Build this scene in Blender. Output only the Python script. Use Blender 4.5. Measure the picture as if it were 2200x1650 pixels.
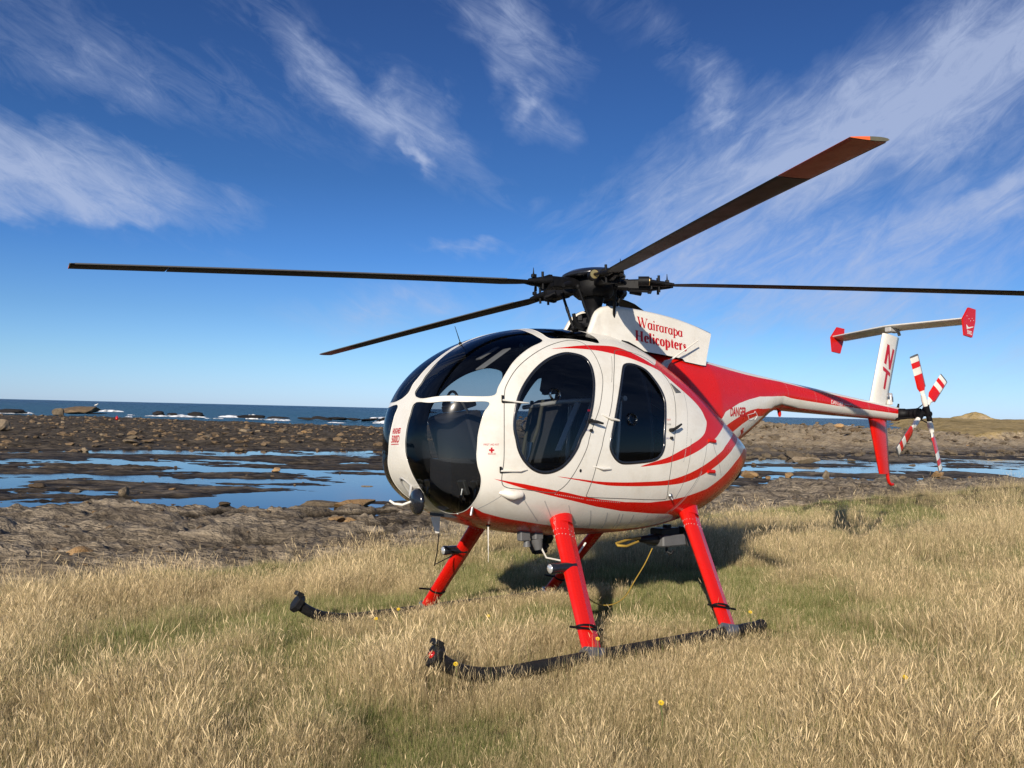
import bpy, bmesh, math, random
import numpy as np
from mathutils import Vector, Matrix, geometry

random.seed(7)
rng = np.random.default_rng(11)
scene = bpy.context.scene
for o in list(bpy.data.objects):
    bpy.data.objects.remove(o)
COL = scene.collection

# ------------------------------------------------------------------ camera
EYE = 1.70                       # metres above the grass by the aircraft
F_PX, PITCH, ROLL = 1797.1, math.radians(1.834), math.radians(1.341)
X0 = Vector((1, 0, 0)); U0 = Vector((0, -math.sin(PITCH), math.cos(PITCH))); FW0 = Vector((0, math.cos(PITCH), math.sin(PITCH)))
right = X0 * math.cos(ROLL) + U0 * math.sin(ROLL)
up = -X0 * math.sin(ROLL) + U0 * math.cos(ROLL)
cam = bpy.data.cameras.new('camera'); co = bpy.data.objects.new('camera', cam); COL.objects.link(co)
cm = Matrix((right, up, -FW0)).transposed().to_4x4(); cm.translation = (0, 0, EYE)
co.matrix_world = cm
cam.sensor_width = 36; cam.lens = F_PX / 2200 * 36
cam.clip_start = 0.1; cam.clip_end = 60000
scene.camera = co

# ------------------------------------------------------------------ sun and sky
SUN = Vector((-0.26, -0.878, 0.40)).normalized()
sun_el = math.asin(SUN.z); sun_az = math.atan2(SUN.x, SUN.y)
sl = bpy.data.lights.new('sun', 'SUN'); sl.energy = 4.6; sl.angle = math.radians(0.53); sl.color = (1.0, 0.90, 0.76)
so = bpy.data.objects.new('sun', sl); COL.objects.link(so)
so.rotation_euler = (-SUN).to_track_quat('-Z', 'Y').to_euler(); so.location = (-20, -60, 40)

world = bpy.data.worlds.new('World'); scene.world = world; world.use_nodes = True
wt = world.node_tree; wt.nodes.clear()
class NT:
    """small helper round a node tree"""
    def __init__(s, tree): s.t = tree
    def n(s, typ, **kw):
        nd = s.t.nodes.new(typ)
        for k, v in kw.items():
            setattr(nd, k, v)
        return nd
    def l(s, a, b): s.t.links.new(a, b)
    def m(s, op, a, b=None, c=None, clamp=False):
        nd = s.t.nodes.new('ShaderNodeMath'); nd.operation = op; nd.use_clamp = clamp
        for i, x in enumerate((a, b, c)):
            if x is None: continue
            if isinstance(x, (int, float)): nd.inputs[i].default_value = x
            else: s.l(x, nd.inputs[i])
        return nd.outputs[0]
    def ramp(s, fac, stops, interp='LINEAR'):
        nd = s.t.nodes.new('ShaderNodeValToRGB'); nd.color_ramp.interpolation = interp
        el = nd.color_ramp.elements
        while len(el) < len(stops): el.new(0.5)
        for e, (p, c) in zip(el, stops):
            e.position = p; e.color = (c, c, c, 1) if isinstance(c, (int, float)) else (*c, 1)
        s.l(fac, nd.inputs[0]); return nd.outputs[0]
    def mix(s, fac, a, b, typ='MIX'):
        nd = s.t.nodes.new('ShaderNodeMix'); nd.data_type = 'RGBA'; nd.blend_type = typ
        for i, x in ((0, fac), (6, a), (7, b)):
            if isinstance(x, (int, float)): nd.inputs[i].default_value = x
            elif isinstance(x, tuple): nd.inputs[i].default_value = (*x, 1)
            else: s.l(x, nd.inputs[i])
        return nd.outputs[2]
    def noise(s, vec, scale, detail=4, rough=0.55, dist=0.0, out=0):
        nd = s.t.nodes.new('ShaderNodeTexNoise')
        nd.inputs['Scale'].default_value = scale; nd.inputs['Detail'].default_value = detail
        nd.inputs['Roughness'].default_value = rough; nd.inputs['Distortion'].default_value = dist
        if vec is not None: s.l(vec, nd.inputs['Vector'])
        return nd.outputs[out]
    def mapping(s, vec, loc=(0, 0, 0), rot=(0, 0, 0), scale=(1, 1, 1), typ='POINT'):
        nd = s.t.nodes.new('ShaderNodeMapping'); nd.vector_type = typ
        nd.inputs['Location'].default_value = loc; nd.inputs['Rotation'].default_value = rot; nd.inputs['Scale'].default_value = scale
        s.l(vec, nd.inputs['Vector']); return nd.outputs[0]

W = NT(wt)
sky = W.n('ShaderNodeTexSky', sky_type='NISHITA', sun_disc=False)
sky.sun_elevation = sun_el; sky.sun_rotation = sun_az
sky.air_density = 1.0; sky.dust_density = 0.2; sky.ozone_density = 1.5; sky.altitude = 0
tc = W.n('ShaderNodeTexCoord')
sep = W.n('ShaderNodeSeparateXYZ'); W.l(tc.outputs['Generated'], sep.inputs[0])
az = W.m('MULTIPLY', W.m('ARCTAN2', sep.outputs[0], sep.outputs[1]), 57.2958)
el = W.m('MULTIPLY', W.m('ARCSINE', sep.outputs[2]), 57.2958)
cmb = W.n('ShaderNodeCombineXYZ'); W.l(az, cmb.inputs[0]); W.l(el, cmb.inputs[1])
ae = cmb.outputs[0]                                   # azimuth, elevation in degrees
def wob(scale, amt):
    v = W.n('ShaderNodeVectorMath', operation='SUBTRACT'); W.l(W.noise(ae, scale, 3, .55, 0, 1), v.inputs[0]); v.inputs[1].default_value = (.5, .5, .5)
    k = W.n('ShaderNodeVectorMath', operation='MULTIPLY'); W.l(v.outputs[0], k.inputs[0]); k.inputs[1].default_value = amt; return k.outputs[0]
w1 = W.n('ShaderNodeVectorMath', operation='ADD'); W.l(ae, w1.inputs[0]); W.l(wob(.10, (11, 6, 0)), w1.inputs[1])
w2 = W.n('ShaderNodeVectorMath', operation='ADD'); W.l(w1.outputs[0], w2.inputs[0]); W.l(wob(.42, (4.0, 2.6, 0)), w2.inputs[1]); aew = w2.outputs[0]
def band(loc, ang, size, soft=1.0):
    """soft elongated patch of high cloud round a bearing and height"""
    nd = W.n('ShaderNodeMapping'); nd.vector_type = 'TEXTURE'
    nd.inputs['Location'].default_value = (*loc, 0); nd.inputs['Rotation'].default_value = (0, 0, math.radians(ang)); nd.inputs['Scale'].default_value = (*size, 1)
    W.l(aew, nd.inputs['Vector'])
    ln = W.n('ShaderNodeVectorMath', operation='LENGTH'); W.l(nd.outputs[0], ln.inputs[0])
    return W.m('POWER', W.m('SUBTRACT', 1.0, W.m('MINIMUM', ln.outputs['Value'], 1.0)), soft)
def total(lst):
    r = lst[0]
    for x in lst[1:]: r = W.m('ADD', r, x)
    return r
def wisps(ang, sx, sy, seed, rough=0.62, dist=0.8):
    v = W.mapping(ae, loc=(seed, seed * 2, seed), rot=(0, 0, math.radians(-ang)), scale=(1, 1, 1))
    v = W.mapping(v, scale=(sx, sy, 1))
    return W.noise(v, 1.0, 8, rough, dist)
nl = wisps(-19, 0.06, 0.17, 3.1, .58, .35); nr = wisps(24, 0.07, 0.17, 8.7, .58, .35)
fine_l = wisps(-26, 0.26, 0.85, 5.5, 0.72, .7); fine_r = wisps(34, 0.26, 0.80, 1.9, 0.72, .8)
gl = total([W.m('MULTIPLY', band((-31.5, 13.9), -7, (15.5, 3.4), .6), 1.15), W.m('MULTIPLY', band((-9.5, 19.2), -25, (14, 3.0)), .66),
            W.m('MULTIPLY', band((-25, 20.5), -16, (16, 3.6)), .55), W.m('MULTIPLY', band((-29, 19), -10, (10, 2.6)), .3),
            W.m('MULTIPLY', band((-13, 22.5), -28, (12, 2.6)), .5), W.m('MULTIPLY', band((-.6, 24.6), -30, (6.5, 3.4)), .8),
            W.m('MULTIPLY', band((-7.4, 16.6), -52, (1.9, .8)), .8), W.m('MULTIPLY', band((.3, 20.0), -35, (4.2, 1.7)), .75),
            W.m('MULTIPLY', band((-3.4, 10.5), 0, (4.6, 1.0)), .75), W.m('MULTIPLY', band((-8, 6.8), 5, (9, 2.0)), .6),
            W.m('MULTIPLY', band((-28, 11), -8, (14, 1.3)), .3)])
gr = total([W.m('MULTIPLY', band((29, 5.2), 4, (22, 4.2)), .5), W.m('MULTIPLY', band((19.5, 17.0), 20, (22, 6.0), .75), 1.0), W.m('MULTIPLY', band((30, 19.5), 24, (15, 4.5)), .55),
            W.m('MULTIPLY', band((24, 9.8), 14, (22, 4.6)), .85), W.m('MULTIPLY', band((31, 14), 35, (6, 2.6)), .7),
            W.m('MULTIPLY', band((9, 8), 8, (16, 4.8)), .5), W.m('MULTIPLY', band((13.5, 20.8), 62, (4.5, 2.0)), .6),
            W.m('MULTIPLY', band((11, 24.2), -25, (9, 2.2)), .32)])
# the same thin cirrus goes on all round, outside the picture too
far = W.m('MULTIPLY', W.m('MULTIPLY', W.ramp(W.m('ABSOLUTE', W.m('DIVIDE', az, 180)), [(.2, 0), (.32, 1)]), W.ramp(W.m('DIVIDE', el, 90), [(.05, 0), (.2, 1)])), .45)
def veil(mask, n, fine, hi=1.05):
    nz = W.m('SUBTRACT', W.m('ADD', W.m('MULTIPLY', n, .50), W.m('MULTIPLY', fine, .50)), .5)
    d = W.m('ADD', W.m('MULTIPLY', mask, .85), W.m('MULTIPLY', nz, 2.9))
    return W.m('MULTIPLY', W.m('POWER', W.m('MINIMUM', W.m('MULTIPLY', mask, 1.6), 1.0), .7), W.ramp(d, [(.0, 0), (.45, .34), (1.0, 1)]))
alpha = W.m('ADD', veil(gl, nl, fine_l), veil(W.m('ADD', gr, far), nr, fine_r), clamp=True)
tint = W.ramp(W.m('DIVIDE', el, 90), [(0.0, (.48, .72, 1.45)), (.033, (.41, .65, 1.10)), (.067, (.32, .545, .93)), (.111, (.225, .455, .86)), (.167, (.185, .375, .69)), (.289, (.175, .315, .60)), (.6, (.15, .30, .62)), (1.0, (.17, .32, .64))])
grad = W.mix(1.0, sky.outputs[0], tint, 'MULTIPLY')
skyc = W.mix(W.m('MULTIPLY', alpha, .74), grad, (3.9, 4.6, 6.4))
bg = W.n('ShaderNodeBackground'); W.l(skyc, bg.inputs['Color']); bg.inputs['Strength'].default_value = 0.1
wo = W.n('ShaderNodeOutputWorld'); W.l(bg.outputs[0], wo.inputs['Surface'])

vs = scene.view_settings; vs.view_transform = 'Standard'; vs.look = 'None'; vs.gamma = 1; vs.use_curve_mapping = False; vs.exposure = 0.25
scene.cycles.use_denoising = True; scene.cycles.max_bounces = 8; scene.cycles.transparent_max_bounces = 24
scene.cycles.caustics_reflective = False; scene.cycles.caustics_refractive = False

# ------------------------------------------------------------------ helpers
def mat(name, base=(.8, .8, .8), rough=.5, metal=0.0, spec=.5, coat=0.0, bump=None):
    m = bpy.data.materials.new(name); m.use_nodes = True
    b = m.node_tree.nodes['Principled BSDF']
    b.inputs['Base Color'].default_value = (*base, 1); b.inputs['Roughness'].default_value = rough
    b.inputs['Metallic'].default_value = metal; b.inputs['Specular IOR Level'].default_value = spec
    b.inputs['Coat Weight'].default_value = coat; b.inputs['Coat Roughness'].default_value = .04
    return m
def worn(name, base, dirt, rough, scale=6.0, amount=.35, coat=0.0, metal=0.0, bumps=0.0):
    """paint or metal with uneven grime and gloss"""
    m = mat(name, base, rough, metal, .5, coat); T = NT(m.node_tree); b = m.node_tree.nodes['Principled BSDF']
    c = T.n('ShaderNodeTexCoord'); n1 = T.noise(c.outputs['Object'], scale, 6, .65, .4); n2 = T.noise(c.outputs['Object'], scale * 9, 4, .6)
    f = T.ramp(T.m('ADD', T.m('MULTIPLY', n1, .75), T.m('MULTIPLY', n2, .25)), [(.46, 0), (.72, 1)])
    T.l(T.mix(T.m('MULTIPLY', f, amount), base, dirt), b.inputs['Base Color'])
    T.l(T.m('ADD', rough, T.m('MULTIPLY', f, .18)), b.inputs['Roughness'])
    if bumps:
        bp = T.n('ShaderNodeBump'); bp.inputs['Strength'].default_value = bumps; bp.inputs['Distance'].default_value = .004
        T.l(T.noise(c.outputs['Object'], 3.2, 2, .5), bp.inputs['Height']); T.l(bp.outputs[0], b.inputs['Normal'])
    return m
M = {}
M['white'] = worn('white_paint', (.80, .765, .68), (.52, .45, .34), .26, 3.5, .42, .35, 0, .22)
M['red'] = worn('red_paint', (.62, .009, .004), (.42, .010, .007), .26, 4.0, .35, .08, 0, .22)
M['black'] = worn('black_rubber', (.012, .012, .013), (.05, .047, .042), .45, 12, .5)
M['black_gloss'] = worn('black_gloss_paint', (.012, .013, .017), (.03, .03, .03), .18, 8, .4, .3)
M['dark_metal'] = worn('dark_rotor_metal', (.004, .004, .005), (.014, .013, .012), .55, 14, .5, 0, 0)
M['blade'] = worn('rotor_blade_paint', (.012, .0105, .0105), (.035, .027, .021), .55, 2.2, .6)
M['blade_tip'] = worn('orange_red_tip_paint', (.40, .045, .016), (.20, .03, .015), .45, 5, .5)
M['steel'] = worn('worn_steel', (.42, .41, .39), (.22, .2, .17), .35, 10, .5, 0, .9)
M['brass'] = worn('brass', (.55, .40, .16), (.2, .14, .06), .35, 14, .5, 0, .9)
M['grey'] = worn('grey_paint', (.12, .12, .122), (.06, .06, .06), .5, 7, .5)
M['lightgrey'] = worn('light_grey_paint', (.42, .41, .39), (.2, .19, .17), .5, 7, .5)
M['cabin'] = worn('dark_cabin_lining', (.035, .035, .04), (.07, .065, .06), .7, 5, .5)
M['orange_tip'] = mat('orange_tip', (.75, .13, .03), .45)
M['cabin_beige'] = worn('beige_cabin_trim', (.36, .30, .22), (.2, .16, .12), .7, 6, .5)
M['seat'] = worn('dark_seat_fabric', (.045, .046, .05), (.09, .086, .08), .85, 20, .5)
M['olive'] = worn('olive_fabric', (.10, .095, .065), (.05, .05, .035), .8, 12, .5)
M['redlens'] = mat('red_lamp_lens', (.5, .01, .01), .12, 0, .5, .5)
M['clear'] = mat('lamp_lens', (.75, .75, .73), .1, .6)
M['yellow'] = worn('yellow_rope', (.42, .27, .04), (.22, .15, .03), .6, 60, .4)
M['seam'] = mat('door_seal_grey', (.10, .095, .085), .7)
M['tailgrey'] = worn('grey_erosion_strip', (.16, .16, .16), (.09, .09, .09), .4, 12, .5, 0, .4)
for k_ in ('dark_metal', 'blade', 'black'): M[k_].node_tree.nodes['Principled BSDF'].inputs['Specular IOR Level'].default_value = .22
def glass(name, tint, rough=.0, refl=1.0):
    m = bpy.data.materials.new(name); m.use_nodes = True; t = m.node_tree; t.nodes.clear(); T = NT(t)
    tr = T.n('ShaderNodeBsdfTransparent'); tr.inputs[0].default_value = (*tint, 1)
    gl_ = T.n('ShaderNodeBsdfGlossy'); gl_.inputs['Roughness'].default_value = rough
    fr = T.n('ShaderNodeFresnel'); fr.inputs['IOR'].default_value = 1.5
    c = T.n('ShaderNodeTexCoord'); bp = T.n('ShaderNodeBump'); bp.inputs['Strength'].default_value = .06; bp.inputs['Distance'].default_value = .01
    T.l(T.noise(c.outputs['Object'], 2.3, 1, .5), bp.inputs['Height']); T.l(bp.outputs[0], gl_.inputs['Normal']); T.l(bp.outputs[0], fr.inputs['Normal'])
    mx = T.n('ShaderNodeMixShader'); T.l(T.m('MULTIPLY', fr.outputs[0], refl, clamp=True), mx.inputs[0]); T.l(tr.outputs[0], mx.inputs[1]); T.l(gl_.outputs[0], mx.inputs[2])
    g2 = T.n('ShaderNodeBsdfGlossy'); g2.inputs['Roughness'].default_value = .17; m2 = T.n('ShaderNodeMixShader'); m2.inputs[0].default_value = .16; T.l(gl_.outputs[0], m2.inputs[1]); T.l(g2.outputs[0], m2.inputs[2]); T.l(m2.outputs[0], mx.inputs[2])
    o = T.n('ShaderNodeOutputMaterial'); T.l(mx.outputs[0], o.inputs['Surface']); return m
M['glass'] = glass('tinted_acrylic', (.60, .625, .65), .022)
M['glass_roof'] = glass('dark_blue_acrylic', (.16, .19, .27), .02)
M['glass_clear'] = glass('clear_acrylic', (.75, .77, .78), .02)

def link(name, me, m=None, parent=None, loc=None):
    o = bpy.data.objects.new(name, me); COL.objects.link(o)
    if m is not None:
        for x in (m if isinstance(m, (list, tuple)) else [m]): me.materials.append(M[x] if isinstance(x, str) else x)
    if parent is not None: o.parent = parent
    if loc is not None: o.location = loc
    return o
def tag(o, label=None, cat=None, group=None, kind=None):
    if label: o['label'] = label
    if cat: o['category'] = cat
    if group: o['group'] = group
    if kind: o['kind'] = kind
    return o

class MB:
    """collects simple shapes and links them as one mesh object"""
    def __init__(s): s.v = []; s.f = []; s.mi = []; s.sm = []
    def add(s, vs_, fs, mi=0, smooth=True):
        k = len(s.v); s.v += [tuple(map(float, p)) for p in vs_]
        for f in fs: s.f.append([i + k for i in f]); s.mi.append(mi); s.sm.append(smooth)
        return s
    def loft(s, rings, mi=0, cap=True, smooth=True, closed=True):
        n = len(rings[0]); vs_ = [p for r in rings for p in r]; fs = []
        for a in range(len(rings) - 1):
            for b in range(n if closed else n - 1):
                c = (b + 1) % n; fs.append([a * n + b, a * n + c, (a + 1) * n + c, (a + 1) * n + b])
        s.add(vs_, fs, mi, smooth)
        if cap:
            s.add(rings[0], [list(range(n))[::-1]], mi, False); s.add(rings[-1], [list(range(n))], mi, False)
        return s
    def tube(s, pts, r, n=10, mi=0, cap=True, flat=None):
        """round tube along points; r may be a list; flat=(dir, factor) squashes it"""
        P = [Vector(p) for p in pts]; rr = r if isinstance(r, (list, tuple)) else [r] * len(P); rings = []
        ref = None
        for i, p in enumerate(P):
            t = (P[min(i + 1, len(P) - 1)] - P[max(i - 1, 0)]).normalized()
            if ref is None:
                ref = Vector((0, 0, 1)) if abs(t.z) < .9 else Vector((1, 0, 0))
            a = (ref - t * ref.dot(t)).normalized(); b = t.cross(a); ref = a
            rings.append([p + (a * math.cos(2 * math.pi * k / n) + b * math.sin(2 * math.pi * k / n)) * rr[i] for k in range(n)])
        return s.loft(rings, mi, cap)
    def box(s, c, size, mi=0, rot=None, bev=.12):
        """box with chamfered vertical edges and softened top"""
        x, y, z = [k / 2 for k in size]; e = min(x, y, z) * bev * 2
        out = []
        for zz, k in ((-z, e), (-z + e, 0), (z - e, 0), (z, e)):
            a, b = x - k, y - k
            out.append([(-a + e, -b, zz), (a - e, -b, zz), (a, -b + e, zz), (a, b - e, zz), (a - e, b, zz), (-a + e, b, zz), (-a, b - e, zz), (-a, -b + e, zz)])
        R_ = rot or Matrix.Identity(3); c = Vector(c)
        return s.loft([[c + R_ @ Vector(p) for p in r] for r in out], mi, True, False)
    def ball(s, c, r, mi=0, n=10, m_=6, sc=(1, 1, 1), rot=None):
        R_ = rot or Matrix.Identity(3); c = Vector(c); rings = []
        for i in range(1, m_):
            t = math.pi * i / m_
            rings.append([c + R_ @ Vector((r * sc[0] * math.sin(t) * math.cos(2 * math.pi * k / n), r * sc[1] * math.sin(t) * math.sin(2 * math.pi * k / n), -r * sc[2] * math.cos(t))) for k in range(n)])
        return s.loft(rings, mi, True, True)
    def build(s, name, m, parent=None, loc=None, **kw):
        me = bpy.data.meshes.new(name); me.from_pydata(s.v, [], s.f); me.update()
        me.polygons.foreach_set('material_index', s.mi); me.polygons.foreach_set('use_smooth', s.sm)
        o = link(name, me, m, parent, loc)
        for k, v in kw.items(): o[k] = v
        return o

def catmull(pts, n=6, closed=True):
    P = [np.array(p, float) for p in pts]; out = []; N = len(P)
    for i in range(N if closed else N - 1):
        a, b, c, d = (P[(i - 1) % N], P[i], P[(i + 1) % N], P[(i + 2) % N]) if closed else (P[max(i - 1, 0)], P[i], P[i + 1], P[min(i + 2, N - 1)])
        for k in range(n):
            t = k / n
            out.append(.5 * ((2 * b) + (c - a) * t + (2 * a - 5 * b + 4 * c - d) * t * t + (3 * b - a - 3 * c + d) * t ** 3))
    if not closed: out.append(P[-1])
    return np.array(out)
def resample(P, step, closed=True):
    P = np.asarray(P, float); Q = np.vstack([P, P[:1]]) if closed else P
    d = np.r_[0, np.cumsum(np.linalg.norm(np.diff(Q, axis=0), axis=1))]
    n = max(3, int(round(d[-1] / step))); s = np.linspace(0, d[-1], n + 1)
    R_ = np.stack([np.interp(s, d, Q[:, k]) for k in range(Q.shape[1])], 1)
    return R_[:-1] if closed else R_
def inside(P, poly):
    x, y = P[:, 0], P[:, 1]; r = np.zeros(len(P), bool); n = len(poly); j = n - 1
    for i in range(n):
        xi, yi = poly[i]; xj, yj = poly[j]
        c = ((yi > y) != (yj > y)) & (x < (xj - xi) * (y - yi) / (yj - yi + 1e-12) + xi)
        r ^= c; j = i
    return r
# ------------------------------------------------------------------ the helicopter
# body axes: x forward, y to port, z up, origin at the rotor hub; ZB lifts that to the skids
ZB = 2.85
RB = Matrix(((-0.8234351, 0.5666905, -0.0285736), (-0.5673206, -0.8213639, 0.0592346), (0.0100984, 0.0649863, 0.9978351)))
HUB = Vector((0.68546, 7.23994, 1.11013 + EYE))
heli = bpy.data.objects.new('helicopter', None); COL.objects.link(heli)
heli.matrix_world = Matrix.Translation(HUB + RB @ Vector((0, 0, -ZB))) @ RB.to_4x4()
heli.empty_display_size = .3
tag(heli, 'red and white five bladed helicopter parked on dry grass above a rocky shore', 'helicopter')
L0 = (0, 0, ZB)

Q = dict(xn=1.8877, xr=-1.7077, xm=.161, zn=-1.4319, zr=-1.4516, zm=-1.3909, Hu=.953, Hl=.7349, Wm=.7065, puf=3.187, quf=1.8857, plf=2.1927, qlf=2.2302,
         pur=1.8055, qur=.7067, plr=2.7002, qlr=1.2256, pwf=3.569, qwf=3.0472, pwr=2.1796, qwr=2.2447, nuf=4.1638, nlf=3.6877, nu=2.3006, nl=2.3451)
def prof(x):
    q = Q; f = x >= q['xm']
    u = np.clip(np.where(f, (x - q['xm']) / (q['xn'] - q['xm']), (q['xm'] - x) / (q['xm'] - q['xr'])), 0, 1)
    g = lambda a, b: np.maximum(1 - u ** a, 1e-9) ** (1 / b)
    hu = q['Hu'] * np.where(f, g(q['puf'], q['quf']), g(q['pur'], q['qur']))
    hl = q['Hl'] * np.where(f, g(q['plf'], q['qlf']), g(q['plr'], q['qlr']))
    w = q['Wm'] * np.where(f, g(q['pwf'], q['qwf']), g(q['pwr'], q['qwr']))
    zc = q['zm'] + np.where(f, q['zn'] - q['zm'], q['zr'] - q['zm']) * u ** 2
    uu = np.where(f, u, 0) ** 2
    return hu, hl, w, zc, q['nu'] + (q['nuf'] - q['nu']) * uu, q['nl'] + (q['nlf'] - q['nl']) * uu
def hull(A):
    """hull skin from two angles (degrees away from the port side, towards nose and towards roof)"""
    A = np.radians(np.asarray(A, float)); al = np.hypot(A[:, 0], A[:, 1]); ph = np.arctan2(A[:, 1], A[:, 0])
    ey = np.cos(al); ex = np.clip(np.sin(al) * np.cos(ph), -.99999, .99999); ez = np.sin(al) * np.sin(ph)
    q = Q; x = q['xm'] + ex * np.where(ex > 0, q['xn'] - q['xm'], q['xm'] - q['xr'])
    hu, hl, w, zc, nu, nl = prof(x); th = np.arctan2(ez, ey); c, s = np.cos(th), np.sin(th)
    h = np.where(s > 0, hu, hl); n = np.where(s > 0, nu, nl)
    return np.stack([x, w * np.sign(c) * np.abs(c) ** (2 / n), zc + h * np.sign(s) * np.abs(s) ** (2 / n)], 1)
def hull_n(A):
    A = np.asarray(A, float); e = .25
    du = hull(A + (e, 0)) - hull(A - (e, 0)); dv = hull(A + (0, e)) - hull(A - (0, e))
    n = np.cross(dv, du); n /= np.linalg.norm(n, axis=1)[:, None] + 1e-12
    P = hull(A) - np.array([Q['xm'], 0, -1.4]); n[(n * P).sum(1) < 0] *= -1
    return n
def side(x, z):
    """point and normal on the port flank at a station and height"""
    def f(x, z):
        hu, hl, w, zc, nu, nl = [float(k) for k in prof(np.array(float(x)))]
        dz = z - zc; h, n = (hu, nu) if dz > 0 else (hl, nl)
        return w * max(1 - (abs(dz) / h) ** n, 1e-6) ** (1 / n)
    y = f(x, z); e = .01
    nx = -(f(x + e, z) - f(x - e, z)) / (2 * e); nz = -(f(x, z + e) - f(x, z - e)) / (2 * e)
    return Vector((x, y, z)), Vector((nx, 1, nz)).normalized()

WU = [(83.6, 29.6), (73.6, 22.2), (60.1, 14.5), (48.6, 12.5), (46.5, 16.7), (44.1, 23.4), (40.6, 32.3), (35.0, 41.8), (29.3, 49.5), (31.1, 55.2), (34.4, 64.0), (39.2, 80.6), (45.0, 77.7), (51.5, 73.5), (57.7, 68.9), (63.4, 63.5), (68.8, 57.7), (73.5, 51.5), (77.2, 45.6), (80.3, 39.6)]
WL = [(83.4, 26.0), (73.1, 18.6), (60.0, 11.9), (49.7, 10.2), (51.4, 6.4), (52.9, 2.5), (53.8, 0.3), (54.1, -1.3), (53.7, -5.3), (52.7, -10.2), (52.7, -14.5), (53.5, -20.5), (55.8, -29.3), (59.7, -40.0), (64.4, -47.9), (67.9, -51.3), (71.5, -50.7), (75.9, -43.5), (80.0, -30.8), (83.9, -16.8), (86.0, -5.1), (87.0, 2.4), (87.2, 11.5), (86.0, 19.4)]
FD = [(45.0, -16.3), (44.6, -3.0), (44.5, 1.4), (44.5, 9.9), (44.4, 13.7), (43.8, 17.4), (40.2, 26.7), (34.2, 36.6), (26.7, 46.3), (18.3, 53.8), (13.5, 53.1), (11.2, 45.5), (10.3, 35.5), (10.3, 27.8), (11.3, 20.7), (12.8, 12.8), (14.7, 6.8), (18.3, -3.5), (23.6, -17.9), (27.1, -22.9), (28.4, -23.3), (37.2, -19.8)]
RD = [(9.4, 10.8), (13.5, -4.8), (15.3, -17.2), (16.6, -26.9), (16.2, -28.4), (9.8, -30.2), (-3.8, -32.8), (-12.3, -33.4), (-12.6, -30.8), (-11.4, -20.7), (-11.4, -7.5), (-12.2, 0.5), (-13.2, 8.2), (-15.2, 28.6), (-14.3, 38.9), (-11.4, 48.0), (-5.2, 50.1), (-0.5, 50.0), (2.1, 47.3), (5.7, 31.6), (7.4, 21.6)]
FWN = [(20.5, 41.0), (15.5, 40.0), (13.7, 35.1), (13.5, 27.5), (14.1, 20.6), (15.3, 12.5), (17.2, 5.1), (20.1, 0.0), (23.3, -5.8), (26.5, -9.5), (30.6, -10.8), (34.3, -9.0), (37.5, -4.8), (39.8, -0.3), (40.8, 1.3), (41.0, 3.4), (40.5, 7.7), (39.3, 13.1), (36.8, 19.9), (33.2, 27.4), (28.9, 34.1), (24.4, 38.8)]
RWN = [(0.7, 37.4), (-1.3, 38.9), (-4.1, 38.7), (-7.0, 36.6), (-8.7, 31.5), (-10.0, 26.0), (-10.5, 20.4), (-10.0, 14.3), (-9.1, 6.1), (-8.7, 1.9), (-8.7, 0.0), (-7.5, -4.4), (-5.3, -7.2), (-0.3, -8.5), (5.0, -8.8), (7.1, -7.5), (8.9, -4.2), (9.7, -1.1), (9.3, 1.4), (8.2, 6.3), (6.3, 15.7), (4.2, 25.1), (2.1, 33.5)]
ROOFW = [(26.0, 53.3), (18.8, 55.3), (10.2, 55.4), (6.2, 54.7), (5.2, 62.0), (6.2, 73.0), (7.0, 87.4), (20.0, 85.4), (33.8, 80.6), (31.6, 71.0), (28.6, 60.0)]
S1 = [(26.9, 42.8), (22.0, 45.5), (14.8, 49.6), (9.0, 51.9), (.9, 53.2), (-5.1, 49.8), (-8.7, 47.2), (-12.4, 44.4), (-14.1, 47.0), (-22, 60), (-35, 55), (-48, 36), (-41.4, 23.6), (-35.0, 11.2), (-30.1, 3.5), (-23.6, -1.2), (-16.6, -5.7), (-10.1, -8.9), (-3.5, -10.6), (-.6, -10.9), (-5.0, -8.4), (-10.0, -5.8), (-15.4, -1.9), (-21.5, 1.6), (-24.8, 5.2), (-26.4, 9.4), (-27.5, 14.2), (-27.2, 16.9), (-26.5, 22.4), (-24.2, 27.1), (-19.6, 32.4), (-16.7, 36.0), (-14.4, 39.3), (-12.4, 40.9), (-6.9, 42.3), (-1.3, 44.4), (6.7, 46.8), (13.2, 46.7), (19.9, 45.2)]
S3 = [(27.0, -13.4), (18.9, -16.4), (12.3, -18.8), (4.0, -20.2), (-4.2, -20.2), (-11.0, -19.3), (-17.4, -16.1), (-24.0, -11.1), (-31.0, -4.8), (-36.9, 0.8), (-42.5, 9.9), (-49.8, 23.3), (-60, 36), (-63, 31), (-55.5, 22.5), (-49.6, 13.3), (-44.6, 2.6), (-38.2, -4.0), (-31.5, -10.7), (-24.8, -16.7), (-18.1, -21.0), (-11.5, -22.7), (-1.3, -23.1), (7.1, -22.2), (12.2, -20.6), (18.8, -17.4)]
_rim = [(91 * math.cos(math.radians(a)), 91 * math.sin(math.radians(a))) for a in range(173, 319, 5)]
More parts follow.
